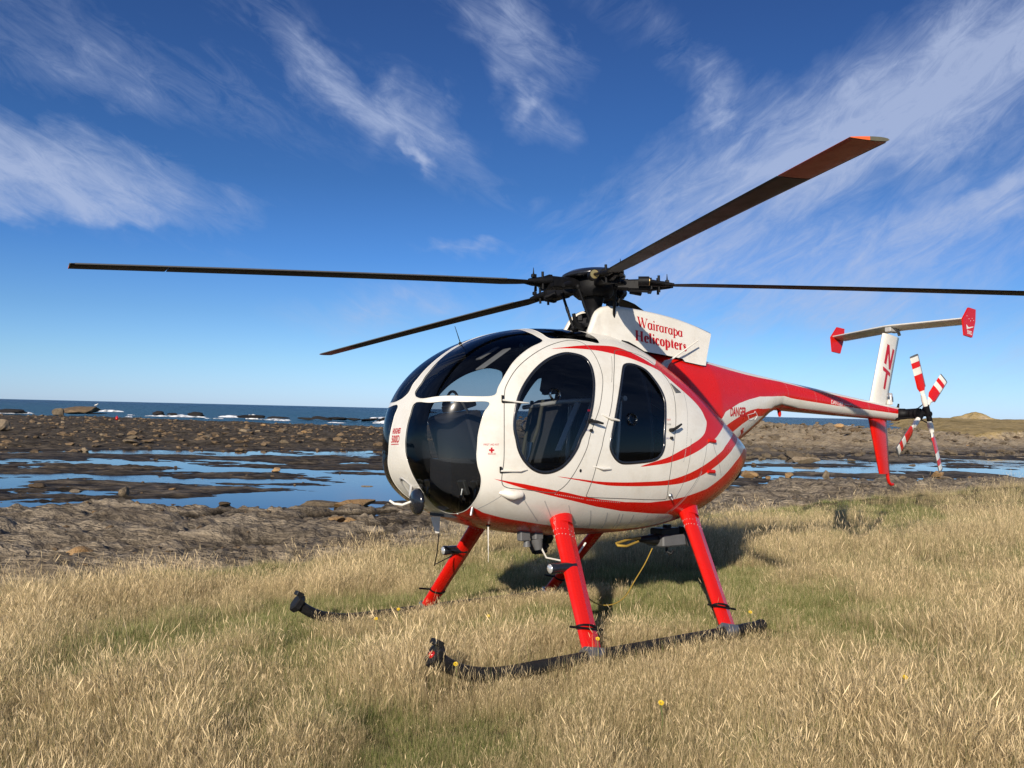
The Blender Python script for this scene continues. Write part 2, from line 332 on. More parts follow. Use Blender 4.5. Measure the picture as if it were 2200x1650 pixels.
RLOW = ([(48.3, -12.0), (44.6, -13.3), (37.5, -16.3), (30.4, -20.1), (23.2, -24.1), (18.1, -27.4), (11.1, -31.1), (2.0, -34.4), (-6.8, -35.6), (-13.9, -34.4), (-20.8, -32.0), (-30.0, -27.2), (-36.5, -20.0), (-45.0, -8.6), (-53.6, -.4), (-60.0, 5.8), (-72, 9)]
        + [(x, y) for x, y in _rim if True] + [(68.2, -52.4), (63.6, -45.8), (59.7, -40.0), (57.3, -34.8), (53.0, -40.5), (44.7, -45.2), (36.5, -48.7), (29.2, -52.6), (15.0, -59.5), (3.9, -63.7), (-8.6, -67.8), (-19.9, -66.5), (-24.4, -62.3), (-26.1, -59.1), (-24.9, -55.0), (-22.2, -50.8), (-18.8, -48.1), (-9.6, -45.9), (2.3, -42.0), (12.1, -36.6), (20.3, -30.8), (30.3, -24.1), (37.5, -19.2), (44.6, -14.3)])
SHARP = {'RLOW'}
OUT = {}
for nm, poly in dict(WU=WU, WL=WL, FD=FD, RD=RD, FWN=FWN, RWN=RWN, ROOFW=ROOFW, S1=S1, S3=S3, RLOW=RLOW).items():
    OUT[nm] = resample(np.array(poly, float) if nm in SHARP else catmull(poly, 6), 1.15)

def triangulate():
    g = 2.0; pts = []
    for j in range(-52, 53):
        for i in range(-46, 47):
            p = (i * g + (j & 1) * g / 2, j * g * .866)
            if math.hypot(*p) < 88.9: pts.append(p)
    pts = np.array(pts); allp = np.vstack([OUT[k] for k in OUT])
    keep = np.array([np.min((allp[:, 0] - p[0]) ** 2 + (allp[:, 1] - p[1]) ** 2) > .5 for p in pts])
    V = [tuple(p) for p in pts[keep]]; E = []
    rim = [(90 * math.cos(a), 90 * math.sin(a)) for a in np.linspace(0, 2 * math.pi, 180, endpoint=False)]
    k = len(V); V += rim; E += [(k + i, k + (i + 1) % 180) for i in range(180)]
    for nm in OUT:
        P = OUT[nm]; k = len(V); n = len(P); V += [tuple(p) for p in P]; E += [(k + i, k + (i + 1) % n) for i in range(n)]
    r = geometry.delaunay_2d_cdt([Vector(v) for v in V], E, [], 0, 1e-5)
    P = np.array([tuple(v) for v in r[0]]); F = np.array([f for f in r[2] if len(f) == 3])
    c = P[F].mean(1); a = np.cross(P[F[:, 1]] - P[F[:, 0]], P[F[:, 2]] - P[F[:, 0]])
    F[a < 0] = F[a < 0][:, ::-1]
    ok = np.hypot(c[:, 0], c[:, 1]) < 89.99; F = F[ok]; c = c[ok]
    rr = np.hypot(P[:, 0], P[:, 1]); big = rr > 89.98; P[big] *= (90 / rr[big])[:, None]
    return P, F, c
DP, DF, DC = triangulate()
HV = hull(DP); HN = hull_n(DP); RIM = np.hypot(DP[:, 0], DP[:, 1]) > 89.98
HV[RIM, 1] = 0
HN[RIM, 1] = 0; HN[RIM] /= np.linalg.norm(HN[RIM], axis=1)[:, None] + 1e-9
I = {k: inside(DC, OUT[k]) for k in OUT}
pane = np.full(len(DF), '', dtype=object)
for k in ('WU', 'WL', 'FWN', 'RWN', 'ROOFW'): pane[I[k]] = k
red = (I['S1'] | I['S3'] | I['RLOW'])
door = np.full(len(DF), '', dtype=object); door[I['FD']] = 'FD'; door[I['RD']] = 'RD'

def shell(name, sel, mats, parent, thick=.012, sides=(1,), mi=None, loc=L0):
    """skin panel with its thickness from a set of hull triangles, on one or both flanks"""
    verts = []; norms = []; faces = []; fm = []; base = {}
    F = DF[sel]; m_ = np.zeros(len(F), int) if mi is None else mi[sel]
    for sd in sides:
        mp = {}
        for i in np.unique(F):
            if RIM[i] and ('r', i) in base: mp[i] = base[('r', i)]; continue
            mp[i] = len(verts)
            if RIM[i]: base[('r', i)] = mp[i]
            verts.append(HV[i] * (1, sd, 1)); norms.append(HN[i] * (1, sd, 1))
        for f, k in zip(F, m_):
            a, b, c = (mp[i] for i in f)
            faces.append((a, b, c) if sd < 0 else (a, c, b)); fm.append(int(k))
    V = np.array(verts); N = np.array(norms); n0 = len(V); nf = len(faces)
    # outward winding
    t = np.array(faces); fn = np.cross(V[t[:, 1]] - V[t[:, 0]], V[t[:, 2]] - V[t[:, 0]]); bad = (fn * N[t[:, 0]]).sum(1) < 0
    faces = [f[::-1] if b else f for f, b in zip(faces, bad)]
    loopn = [N[i] for f in faces for i in f]
    allv = V
    if thick:
        allv = np.vstack([V, V - N * thick]); inner = len(mats) - 1
        cnt = {}
        for f, k in zip(faces, fm):
            for i in range(3): cnt.setdefault(tuple(sorted((f[i], f[(i + 1) % 3]))), []).append((f[i], f[(i + 1) % 3], k))
        for f in list(faces[:nf]):
            faces.append((f[2] + n0, f[1] + n0, f[0] + n0)); fm.append(inner); loopn += [-N[f[2]], -N[f[1]], -N[f[0]]]
        for e, l in cnt.items():
            if len(l) == 1:
                a, b, k = l[0]; q = (b, a, a + n0, b + n0); faces.append(q); fm.append(k)
                d = np.cross(allv[a] - allv[b], allv[b + n0] - allv[b]); d = d / (np.linalg.norm(d) + 1e-9); loopn += [d] * 4
    me = bpy.data.meshes.new(name); me.from_pydata([tuple(v) for v in allv], [], faces); me.update()
    me.polygons.foreach_set('material_index', fm); me.polygons.foreach_set('use_smooth', [True] * len(faces))
    me.normals_split_custom_set([tuple(map(float, n)) for n in loopn])
    return link(name, me, mats, parent, loc)

def ring(poly, wid, high, off, name, m, parent, sd=1, closed=True, step=.9, loc=L0):
    """flattened bead that follows an outline on the hull skin"""
    P2 = resample(poly, step, closed); P = hull(P2) * (1, sd, 1); N = hull_n(P2) * (1, sd, 1); n = len(P); rings = []
    for i in range(n):
        t = P[(i + 1) % n] - P[i - 1] if closed else P[min(i + 1, n - 1)] - P[max(i - 1, 0)]
        t /= np.linalg.norm(t) + 1e-9; b = np.cross(t, N[i]); b /= np.linalg.norm(b) + 1e-9
        rings.append([Vector(P[i] + b * wid / 2 * c + N[i] * (off + high * s)) for c, s in ((-1, -.6), (-.9, .35), (-.45, 1), (.45, 1), (.9, .35), (1, -.6))])
    mb = MB()
    if closed: rings.append(rings[0])
    mb.loft(rings, 0, not closed); return mb.build(name, m, parent, loc)
def at_hull(a, b, sd=1, off=0.0):
    p = hull([(a, b)])[0]; n = hull_n([(a, b)])[0]
    return Vector(p + n * off) * 1 if sd > 0 else Vector((p + n * off) * (1, -1, 1)), Vector(n * (1, sd, 1))

HM = ['white', 'red', 'cabin']
fus = shell('fuselage', (pane == '') & (door == ''), HM, heli, .012, (1, -1), red.astype(int))
for nm, key, gm, lb in (('windshield_panel', 'WU', 'glass', None), ('lower_windshield_panel', 'WL', 'glass', None), ('roof_window', 'ROOFW', 'glass_roof', None)):
    for sd in (1, -1):
        o = shell(nm, pane == key, [gm], heli, 0, (sd,))
        ring(OUT[key], .006, .0012, 0.0, 'window_seal', 'white', o, sd, loc=(0, 0, 0))
def door_parts(key, win, name, sd):
    d = shell(name, (door == key) & (pane != win), HM, heli, .012, (sd,), red.astype(int))
    w = shell('window', (pane == win), ['glass'], d, 0, (sd,), loc=(0, 0, 0))
    ring(OUT[win], .026, .006, 0.0, 'window_seal', 'black_gloss', d, sd, loc=(0, 0, 0))
    ring(OUT[key], .006, .0012, 0.0005, 'door_seal', 'seam', d, sd, loc=(0, 0, 0))
    return d
doors = []
for sd in (1, -1):
    doors.append((door_parts('FD', 'FWN', 'front_door', sd), door_parts('RD', 'RWN', 'rear_door', sd), sd))
def frame_rot(n, upish=Vector((0, 0, 1))):
    z = n.normalized(); x = (upish - z * upish.dot(z)).normalized(); y = z.cross(x)
    return Matrix((x, y, z)).transposed()
for fd, rd, sd in doors:
    for d, (a, b), (a2, b2), dirn in ((fd, (16.55, 6.6), (27.8, 15.2), (-1, 0, -.22)), (rd, (-10.9, 5.2), (2.2, 8.75), (-1, 0, .55))):
        p, n = at_hull(a, b, sd, .0); R_ = frame_rot(n); h = MB()
        h.tube([p, p + n * .035], .016, 8)
        dv = Vector(dirn).normalized(); dv = (dv - n * dv.dot(n)).normalized()
        h.tube([p + n * .03, p + n * .045 + dv * .04, p + n * .05 + dv * .095], [.011, .012, .008], 8)
        q, n2 = at_hull(a - .3 * (1 if d is fd else .2), b - 3.2, sd, 0); MB().tube([q, q + n2 * .02], .012, 8).build('lock_knob', 'black', d)
        h.build('door_handle', 'black', d)
        p, n = at_hull(a2, b2, sd, .0); R_ = frame_rot(n); v = MB(); rr = []
        for r_, z_ in ((.050, -.004), (.052, .008), (.046, .022), (.040, .022), (.040, -.004)):
            rr.append([p + R_ @ Vector((r_ * math.cos(k * math.pi / 10), r_ * math.sin(k * math.pi / 10), z_)) for k in range(20)])
        v.loft(rr, 0, False); v.build('vent_ring', 'glass_clear', d)
    # hinge arms of the front door and latch blisters behind it
    for a, b in ((45.3, 10.8), (46.0, -8.0)):
        p, n = at_hull(a, b, sd, .012); q, _ = at_hull(a - 6.5, b - .6, sd, .016); q2, _ = at_hull(a - 9, b - .4, sd, .006)
        h = MB(); h.tube([p, q, q2], [.007, .007, .003], 8, 0); r0, _ = at_hull(a, b - .8, sd, .008); r1, _ = at_hull(a, b + 1.9, sd, .016); h.tube([r0, r1], [.005, .009], 8, 1); r2, _ = at_hull(a - 4.2, b - .6, sd, .012); h.tube([r0, r2], .004, 6, 1)
        h.build('door_hinge', ['white', 'dark_metal'], fd)
    for a, b in ((11.0, 9.2), (14.0, -10.3)):
        p, n = at_hull(a + 1.2, b + .6, sd, 0); q, _ = at_hull(a - 1.5, b - .8, sd, .012); q2, _ = at_hull(a - 4.4, b - 1.3, sd, .004)
        MB().tube([p, q, q2], [.003, .012, .008], 8).build('latch_fairing', 'white', rd)
    for a, b in ((-28.2, 2.4), (-28.6, -14.2)):
        p, n = at_hull(a + 1.4, b, sd, .004); q, _ = at_hull(a - 1.6, b, sd, .012); MB().tube([p, q], [.014, .017], 8).build('cowl_latch', 'red', heli, L0)
    p, n = at_hull(46.2, -21.5, sd, -.01); q, _ = at_hull(42.0, -22.2, sd, .022); q2, _ = at_hull(39.0, -22.6, sd, .0)
    MB().tube([p, (p * .35 + q * .65), q, q2], [.015, .032, .036, .031], 12).build('navigation_lamp_fairing', 'white', heli, L0)
    p, n = at_hull(19.5, -11.4, sd, .001); R_ = frame_rot(n)
    MB().loft([[p + R_ @ Vector((.013 * math.cos(k * .785), .010 * math.sin(k * .785), z_)) for k in range(8)] for z_ in (-.004, .002)]).build('step_socket', 'black', heli, L0)
    p, n = at_hull(-13.8, -30.6, sd, .0); MB().ball(p, .022, 0, 8, 5).tube([p, p + n * .03 + Vector((0, 0, -.02))], .008, 6).build('fuel_vent', 'steel', heli, L0)
    # triangular air intake behind the rear door
    tri = [at_hull(a, b, sd, .003)[0] for a, b in ((-15.4, 32.6), (-16.0, 26.8), (-18.6, 28.6))]; n = at_hull(-17, 29, sd)[1]; c = (tri[0] + tri[1] + tri[2]) / 3
    g = MB().loft([[v for v in tri], [v + n * .006 for v in tri], [c + (v - c) * .72 + n * .006 for v in tri], [c + (v - c) * .70 - n * .002 for v in tri]], 0, True, False)
    g.build('air_intake', 'grey', heli, L0)

# skin joints: thin raised laps and rows of rivets on the lower hull
rv = MB(); rl = []
for a0, b0, a1, b1 in ((38.6, -24, 32.0, -47.5), (30.6, -29, 25.5, -52), (22.0, -34, 17.5, -57), (13.5, -40, 10.0, -61), (6.8, -43.2, 4.0, -62.5), (1.8, -45, -1.2, -64.5), (.4, -45.4, -2.6, -64.8), (-4.0, -47, -6.6, -66), (-9.8, -48, -12.2, -66.4), (-14.8, -49, -16.6, -66), (-19.4, -52, -20.4, -64.5), (46, -24, 55, -37), (-20.5, 30, -16.0, -8), (-24.5, -14.5, -19, -45), (27.3, -24.4, 17.5, -29.6), (16, -30.6, 4, -34.5)):
    n = int(math.hypot(a1 - a0, b1 - b0) / .78)
    for sd in (1, -1):
        for k in range(n + 1):
            p, nn_ = at_hull(a0 + (a1 - a0) * k / n, b0 + (b1 - b0) * k / n, sd, 0); R_ = frame_rot(nn_)
            rv.add([p + R_ @ Vector((.0052 * math.cos(j * 1.257), .0052 * math.sin(j * 1.257), 0)) for j in range(5)] + [p + nn_ * .0022], [(j, (j + 1) % 5, 5) for j in range(5)])
rv.build('rivets', 'lightgrey', fus, (0, 0, 0), kind='stuff')
for a0, b0, a1, b1 in ((-26.5, 3, -24, -14), (-24, -14, -17.5, -47), (-19, 2.4, -16.5, -33), (-29, 2.2, -36, -18), (4.2, 43.5, 7.4, 26)):
    ring(np.array([(a0, b0), ((a0 + a1) / 2, (b0 + b1) / 2), (a1, b1)]), .003, .0008, .0004, 'panel_joint', 'seam', fus, 1, False, loc=(0, 0, 0))

# ---- nose: lamp, mirror, antennas
p, n = at_hull(86.5, -31.5, 1, 0); p.y = .012; n = Vector((n.x, 0, n.z)).normalized(); R_ = frame_rot(n)
lamp = MB(); el_ = lambda rx, rz, z_: [p + R_ @ Vector((rx * math.cos(k * math.pi / 12), rz * math.sin(k * math.pi / 12), z_)) for k in range(24)]
lamp.loft([el_(.115, .062, -.004), el_(.115, .062, .006), el_(.100, .050, .007), el_(.095, .046, -.03)], 0, False); lamp.loft([el_(.095, .046, -.03), el_(.05, .024, -.012), el_(.01, .005, -.004)], 1, True)
for k in range(9):
    c = p + R_ @ Vector((-.07 + .0175 * k, .02 * math.sin(k * 2.1), -.012)); lamp.ball(c, .010, 1, 8, 5)
lamp.build('landing_lamp', ['lightgrey', 'clear'], heli, L0)
mc = Vector((1.845, .235, -1.80)); mr = MB()
disc = lambda r, x_: [mc + Vector((x_, r * math.cos(k * math.pi / 14), r * math.sin(k * math.pi / 14))) for k in range(28)]
mr.loft([disc(.02, .03), disc(.075, .02), disc(.093, .006), disc(.093, -.012), disc(.083, -.014)], 0, True)
mir = mr.build('cargo_mirror', 'black_gloss', heli, L0)
MB().loft([disc(.080, -.0145), disc(.080, -.0165)], 0).build('mirror_glass', M['steel'], mir, (0, 0, 0))
a_ = MB(); a_.tube([mc + Vector((.0, -.03, .0)), mc + Vector((-.01, -.12, .04)), Vector((1.80, .07, -1.69)), Vector((1.80, .07, -1.60))], .011, 8); a_.tube([mc, Vector((1.78, .14, -1.70))], .009, 8)
a_.tube([mc + Vector((0, -.02, .01)), Vector((1.90, .13, -1.825)), Vector((1.93, .06, -1.82)), Vector((1.94, .01, -1.80))], .009, 8, 1)
a_.build('mirror_arm', ['lightgrey', 'white'], mir, (0, 0, 0))
p, n = at_hull(62.0, 65.5, 1, 0); p.y = .0
MB().tube([p, p + Vector((.0, 0, .018))], [.016, .010], 8).tube([p + Vector((0, 0, .015)), p + Vector((.06, .02, .135))], [.004, .002], 6).build('whip_antenna', 'dark_metal', heli, L0)
b0 = Vector((-.567, .30, -.674))
MB().tube([b0 + Vector((.10, .02, -.09)), b0, b0 + Vector((-.05, 0, .02))], [.045, .026, .014], 10, 1).tube([b0 + Vector((-.04, 0, .02)), b0 + Vector((-.404, 0, .227))], [.009, .006], 8).build('whip_antenna', ['white', 'lightgrey'], heli, L0)
MB().tube([(1.257, .25, -1.95), (1.257, .25, -2.0)], [.022, .014], 8, 1).tube([(1.257, .25, -1.99), (1.257, .25, -2.10), (1.257, .25, -2.26)], [.006, .004, .0015], 6).build('whip_antenna', ['white', 'dark_metal'], heli, L0)
MB().loft([[Vector((1.56 + dx, .0 + dy, -1.93)) for dx, dy in ((-.035, -.008), (.04, -.008), (.04, .008), (-.035, .008))], [Vector((1.545 + dx, dy, -2.05)) for dx, dy in ((-.014, -.005), (.014, -.005), (.014, .005), (-.014, .005))]], 0, True, False).build('blade_antenna', 'white', heli, L0)
MB().tube([(1.53, 0, -2.04), (1.52, -.05, -2.2), (1.4, -.3, -2.33), (1.22, -.6, -2.36), (1.0, -.72, -2.32)], .0045, 5).build('cable', 'black', heli, L0)
c_ = MB(); c_.box((.93, .24, -2.075), (.09, .06, .10)); c_.tube([(.90, .24, -2.12), (.90, .24, -2.17)], [.022, .03], 10); c_.box((.80, .23, -2.07), (.08, .08, .11)); c_.tube([(.80, .23, -2.12), (.79, .24, -2.2)], [.05, .03], 10)
c_.build('belly_camera', 'grey', heli, L0)
MB().tube([(.80, .25, -2.14), (.74, .27, -2.26), (.62, .3, -2.29), (.5, .33, -2.27), (.42, .36, -2.16)], .008, 6).build('cable', 'white', heli, L0)

# ---- rear fairing and tail boom
BXs = np.array([-4.60, -3.6, -2.68, -2.355, -2.22, -2.02, -1.82, -1.55, -1.2, -.8, -.42])
BTs = np.array([-.919, -.822, -.733, -.70, -.686, -.664, -.642, -.610, -.566, -.528, -.52])
BBs = np.array([-1.083, -1.055, -1.029, -1.018, -1.070, -1.195, -1.312, -1.45, -1.58, -1.55, -1.25])
BWs = np.array([.082, .112, .143, .158, .172, .20, .235, .29, .36, .37, .27])
def boom_par(x): return [float(np.interp(x, BXs, k)) for k in (BTs, BBs, BWs)]
def boom(x, th, off=0.0, sd=1):
    t, b, w = boom_par(x); h = (t - b) / 2; zc = (t + b) / 2
    n = Vector((0, math.cos(th) / w, math.sin(th) / h)).normalized()
    return Vector((x, sd * w * math.cos(th) + n.y * off * sd, zc + h * math.sin(th) + n.z * off))
# paint lines on the boom: station -> angle (degrees above the side)
L_top = ([-4.6, -4.46, -3.34, -2.5, -2.15, -1.68, -1.2, -.8, -.42], [36, 36, 42, 49, 53, 58, 62, 66, 72])
L_mid = ([-4.6, -4.49, -3.3, -2.47, -2.25, -2.05, -1.9, -1.7, -1.51, -1.37, -1.25, -1.2, -.8], [-5, -5.7, -15, -13.9, -6, 3.9, 8.5, 7.8, 5.5, 1, -2.4, -8.3, -30])
L_r2u = ([-2.3, -2.065, -1.853, -1.735, -1.609, -1.43, -1.268, -1.1], [-50, -24, -10.8, -8.7, -8.9, -13.3, -17.9, -24])
L_r2l = ([-2.3, -2.18, -2.069, -1.845, -1.718, -1.558, -1.415, -1.2], [-52, -52, -42, -23.5, -22, -23.8, -29.6, -38])
L_bot = ([-4.6, -4.37, -3.48, -2.7, -2.4, -2.133, -1.9, -1.605, -1.2], [-64, -62, -58, -52, -43, -34.8, -41, -48, -52])
xs_ = np.unique(np.r_[np.linspace(-4.6, -2.4, 45), np.linspace(-2.4, -.42, 80)]); xs_ = xs_[np.r_[True, np.diff(xs_) > 1e-6]]
bm_ = MB(); rows = []
for x in xs_:
    l = [-90] + [float(np.interp(x, *k)) for k in (L_bot, L_r2l, L_r2u, L_mid, L_top)] + [90]
    l[2] = max(l[2], l[1]); l[3] = max(l[3], l[2]); l[4] = max(l[4], l[3] + .2)
    st = []
    for a, b, n in zip(l[:-1], l[1:], (6, 4, 4, 5, 10, 6)): st += [a + (b - a) * k / n for k in range(n)]
    rows.append(st + [90])
nr_ = len(rows[0]); colr = [1] * 6 + [0] * 4 + [1] * 4 + [0] * 5 + [1] * 10 + [0] * 6
for sd in (1, -1):
    V = [boom(float(x), math.radians(a), 0, sd) for x, r in zip(xs_, rows) for a in r]; Fs = [[], []]
    for i in range(len(xs_) - 1):
        for j in range(nr_ - 1):
            f = [i * nr_ + j, i * nr_ + j + 1, (i + 1) * nr_ + j + 1, (i + 1) * nr_ + j]
            Fs[colr[j]].append(f if sd < 0 else f[::-1])
    k = len(bm_.v); bm_.v += [tuple(v) for v in V]
    for mi_, fl in enumerate(Fs):
        for f in fl: bm_.f.append([i + k for i in f]); bm_.mi.append(mi_); bm_.sm.append(True)
endr = [[boom(-4.6, math.radians(a)) * 1 for a in range(0, 360, 15)], [Vector((-4.62, v.y * .9, -1.001 + (v.z + 1.001) * .9)) for v in [boom(-4.6, math.radians(a)) for a in range(0, 360, 15)]]]
bm_.loft(endr, 1, True)
tb = bm_.build('tail_boom', ['white', 'red'], heli, L0)
bpy.context.view_layer.update()
rb = MB()
for x in (-2.42, -2.9, -3.4, -3.9, -4.3, -4.52):
    for k in range(26):
        th = math.radians(-90 + 180 * k / 25)
        for sd in (1, -1):
            p = boom(x, th, 0, sd); n = (p - Vector((x, 0, sum(boom_par(x)[:2]) / 2))).normalized(); R_ = frame_rot(n, Vector((1, 0, 0)))
            rb.add([p + R_ @ Vector((.0034 * math.cos(j * 1.257), .0034 * math.sin(j * 1.257), 0)) for j in range(5)] + [p + n * .002], [(j, (j + 1) % 5, 5) for j in range(5)])
rb.build('rivets', 'lightgrey', tb, (0, 0, 0), kind='stuff')
MB().tube([(-2.46, 0, -1.0), (-2.47, 0, -1.06), (-2.47, 0, -1.085)], [.02, .018, .01], 8).build('drain_mast', 'red', tb, (0, 0, 0))
e_ = MB(); e_.tube([(-1.50, 0, -1.58), (-1.735, 0, -1.63)], [.11, .10], 20, 0, False); e_.tube([(-1.733, 0, -1.629), (-1.6, 0, -1.6)], [.094, .085], 20, 0, True)
e_.build('exhaust_pipe', 'dark_metal', heli, L0)
# ---- mast fairing ("doghouse")
prof_d = [(.275, -.52), (.188, -.384), (.131, -.285), (.085, -.245), (.03, -.218), (-.06, -.201), (-.196, -.198), (-.40, -.204), (-.612, -.217), (-.80, -.236), (-.964, -.262), (-1.13, -.295), (-1.276, -.330)]
ptop = catmull(prof_d, 4, False); dh = MB()
def dh_ring(x, z, tin=0.0):
    """half section from the wall foot over the rounded shoulder to the centre"""
    zb = -.54 - .085 * max(0, min(1, (.275 - x) / 1.5)) * 1.2 - (0.02 if x < -.9 else 0)
    zb = min(zb, z - .004); wb, wt = .245, .195; hgt = z - zb; r = min(.05, hgt * .45)
    o = []
    for k in range(6): f = k / 5; o.append((wb + (wt - wb) * f ** .8 * min(1, hgt / .30), zb + (hgt - r) * f))
    wy = o[-1][0]
    for k in range(1, 6): a = k / 5 * math.pi / 2; o.append((wy - r * (1 - math.cos(a)), z - r + r * math.sin(a)))
    kx = max(0, min(1, (-.7 - x) / .55)) * .46
    return [(x + kx * (z - zz), y - tin, zz - (tin if i > 4 else 0)) for i, (y, zz) in enumerate(o)]
for sd in (1, -1):
    R1_ = [[Vector((x, y * sd, z)) for x, y, z in dh_ring(*p)] for p in ptop]
    R2_ = [[Vector((x, y * sd, z)) for x, y, z in dh_ring(*p, tin=.02)] for p in ptop]
    for rr, flip in ((R1_, sd > 0), (R2_, sd < 0)): 
        n = len(rr[0]); V = [p for r in rr for p in r]
        Fq = [[a * n + b, a * n + b + 1, (a + 1) * n + b + 1, (a + 1) * n + b] for a in range(len(rr) - 1) for b in range(n - 1)]
        dh.add(V, [f[::-1] if flip else f for f in Fq], 0 if rr is R1_ else 1)
    for end in (0, -1):
        a, b = R1_[end], R2_[end]; n = len(a); dh.add(a + b, [[k, k + 1, n + k + 1, n + k] for k in range(n - 1)], 0, False)
    a = [r[-1] for r in R1_]; b = [r[-1] for r in R2_]; n = len(a); 
    kf = next(i for i, p in enumerate(ptop) if p[0] < -.33)
    dh.add(a[:kf + 1] + b[:kf + 1], [[k, k + 1, kf + 1 + k + 1, kf + 1 + k] for k in range(kf)], 0, False)
# roof of the fairing aft of the mast, and its closed back
rf_ = []
for p in ptop[kf:]:
    e1 = dh_ring(*p)[-1]; rf_.append([Vector((e1[0], e1[1] * f, e1[2] + .006 * (1 - f * f))) for f in (1, .6, .2, -.2, -.6, -1)])
n = 6; dh.add([v for r in rf_ for v in r], [[a * n + b, (a + 1) * n + b, (a + 1) * n + b + 1, a * n + b + 1] for a in range(len(rf_) - 1) for b in range(n - 1)], 0)
xe, ze = ptop[-1]; bk = [Vector((x + .12, y, z)) for x, y, z in dh_ring(xe, ze, .021)]; bk2 = [Vector((v.x, -v.y, v.z)) for v in bk[::-1]]
dh.add(bk + bk2, [list(range(len(bk) * 2))], 1, False)
fr_ = dh_ring(*ptop[kf], tin=.021); bk = [Vector((ptop[kf][0] - .02, y, z)) for x, y, z in fr_]; bk2 = [Vector((v.x, -v.y, v.z)) for v in bk[::-1]]
dh.add(bk + bk2, [list(range(len(bk) * 2))], 1, False)
mf = dh.build('mast_fairing', ['white', 'cabin'], heli, L0)
def dog_y(x, z):
    zt = float(np.interp(-x, [-p[0] for p in ptop], [p[1] for p in ptop])); r = dh_ring(x, zt); zz = [q[2] for q in r[:6]]; yy = [q[1] for q in r[:6]]
    return float(np.interp(z, zz, yy))
sc = MB()
for sd in (1, -1):
    pts = []
    for x in np.linspace(-.05, -.62, 9):
        hu, hl, w, zc, nu, nl = [float(k) for k in prof(np.array(float(x)))]; th = .36 + .1 * (x + .62)
        pts.append(Vector((x, sd * (.30 + .02 * math.sin((x + .05) * 4)), zc + hu * max(1 - (.30 / w) ** nu, 0) ** (1 / nu) + .004)))
    sc.tube(pts, [.004] + [.016] * 7 + [.006], 8)
sc.build('intake_screen', 'dark_metal', heli, L0)
# ---- fins and tailplane
def foil(c0, c1, thick, n=9, axis='y'):
    """symmetric aerofoil ring from leading edge c0 to trailing edge c1, thickness along axis"""
    c0, c1 = Vector(c0), Vector(c1); a = Vector((0, 1, 0)) if axis == 'y' else Vector((0, 0, 1)); o = []
    for k in range(n):
        t = (k / (n - 1)) ** 1.6; h = thick * (1.485 * math.sqrt(t) - .63 * t - 1.758 * t * t + 1.4215 * t ** 3 - .5075 * t ** 4) + .0015
        o.append((c0.lerp(c1, t), h))
    return [p + a * h for p, h in o] + [p - a * h for p, h in o[::-1]]
vf = MB().loft([foil((-4.03, 0, -.96), (-4.41, 0, -.97), .060), foil((-4.07, 0, -.883), (-4.414, 0, -.898), .058), foil((-4.397, 0, -.06), (-4.735, 0, -.09), .052)], 0)
fin = vf.build('vertical_fin', 'white', heli, L0)
lf = MB().loft([foil((-4.02, 0, -1.03), (-4.39, 0, -1.03), .055), foil((-4.045, 0, -1.08), (-4.395, 0, -1.087), .055), foil((-4.205, 0, -1.69), (-4.41, 0, -1.70), .045)], 0).build('ventral_fin', 'red', heli, L0)
MB().tube([(-4.36, 0, -1.68), (-4.37, 0, -1.74), (-4.385, 0, -1.785), (-4.42, 0, -1.812), (-4.46, 0, -1.812)], .019, 10).build('tail_skid', 'red', lf, (0, 0, 0))
sb = MB(); secs = []
for y in (-.812, -.40, -.03, .03, .40, .812):
    f = abs(y) / .812; secs.append(foil((-4.475 - .15 * f, y, .035 - .012 * f), (-4.86 - .03 * f, y, .012 - .03 * f), .034 - .008 * f, 9, 'z'))
sb.loft(secs, 0); stab = sb.build('horizontal_stabilizer', 'white', heli, L0)
MB().box((-4.60, 0, -.005), (.20, .075, .06)).tube([(-4.72, .0, -.0), (-4.75, 0, -.06)], .018, 8).build('stabilizer_bracket', 'lightgrey', stab, (0, 0, 0))
for sd in (1, -1):
    pl = [(-4.735, .150), (-4.885, .140), (-4.862, .0), (-4.775, -.185), (-4.615, -.172), (-4.598, .012)]
    e = MB().loft([[Vector((x, sd * y, z)) for x, z in pl] for y in (.812, .818, .826, .832)], 0, True, False); e.build('end_plate', 'red', stab, (0, 0, 0))
st_ = MB().box((-4.47, 0, -.865), (.07, .05, .06), 1).tube([(-4.50, 0, -.86), (-4.50, 0, -.80)], [.03, .028], 12, 0).tube([(-4.50, 0, -.80), (-4.50, 0, -.765), (-4.50, 0, -.755)], [.026, .024, .012], 12, 2)
st_.build('tail_strobe', ['steel', 'white', 'clear'], fin, (0, 0, 0))

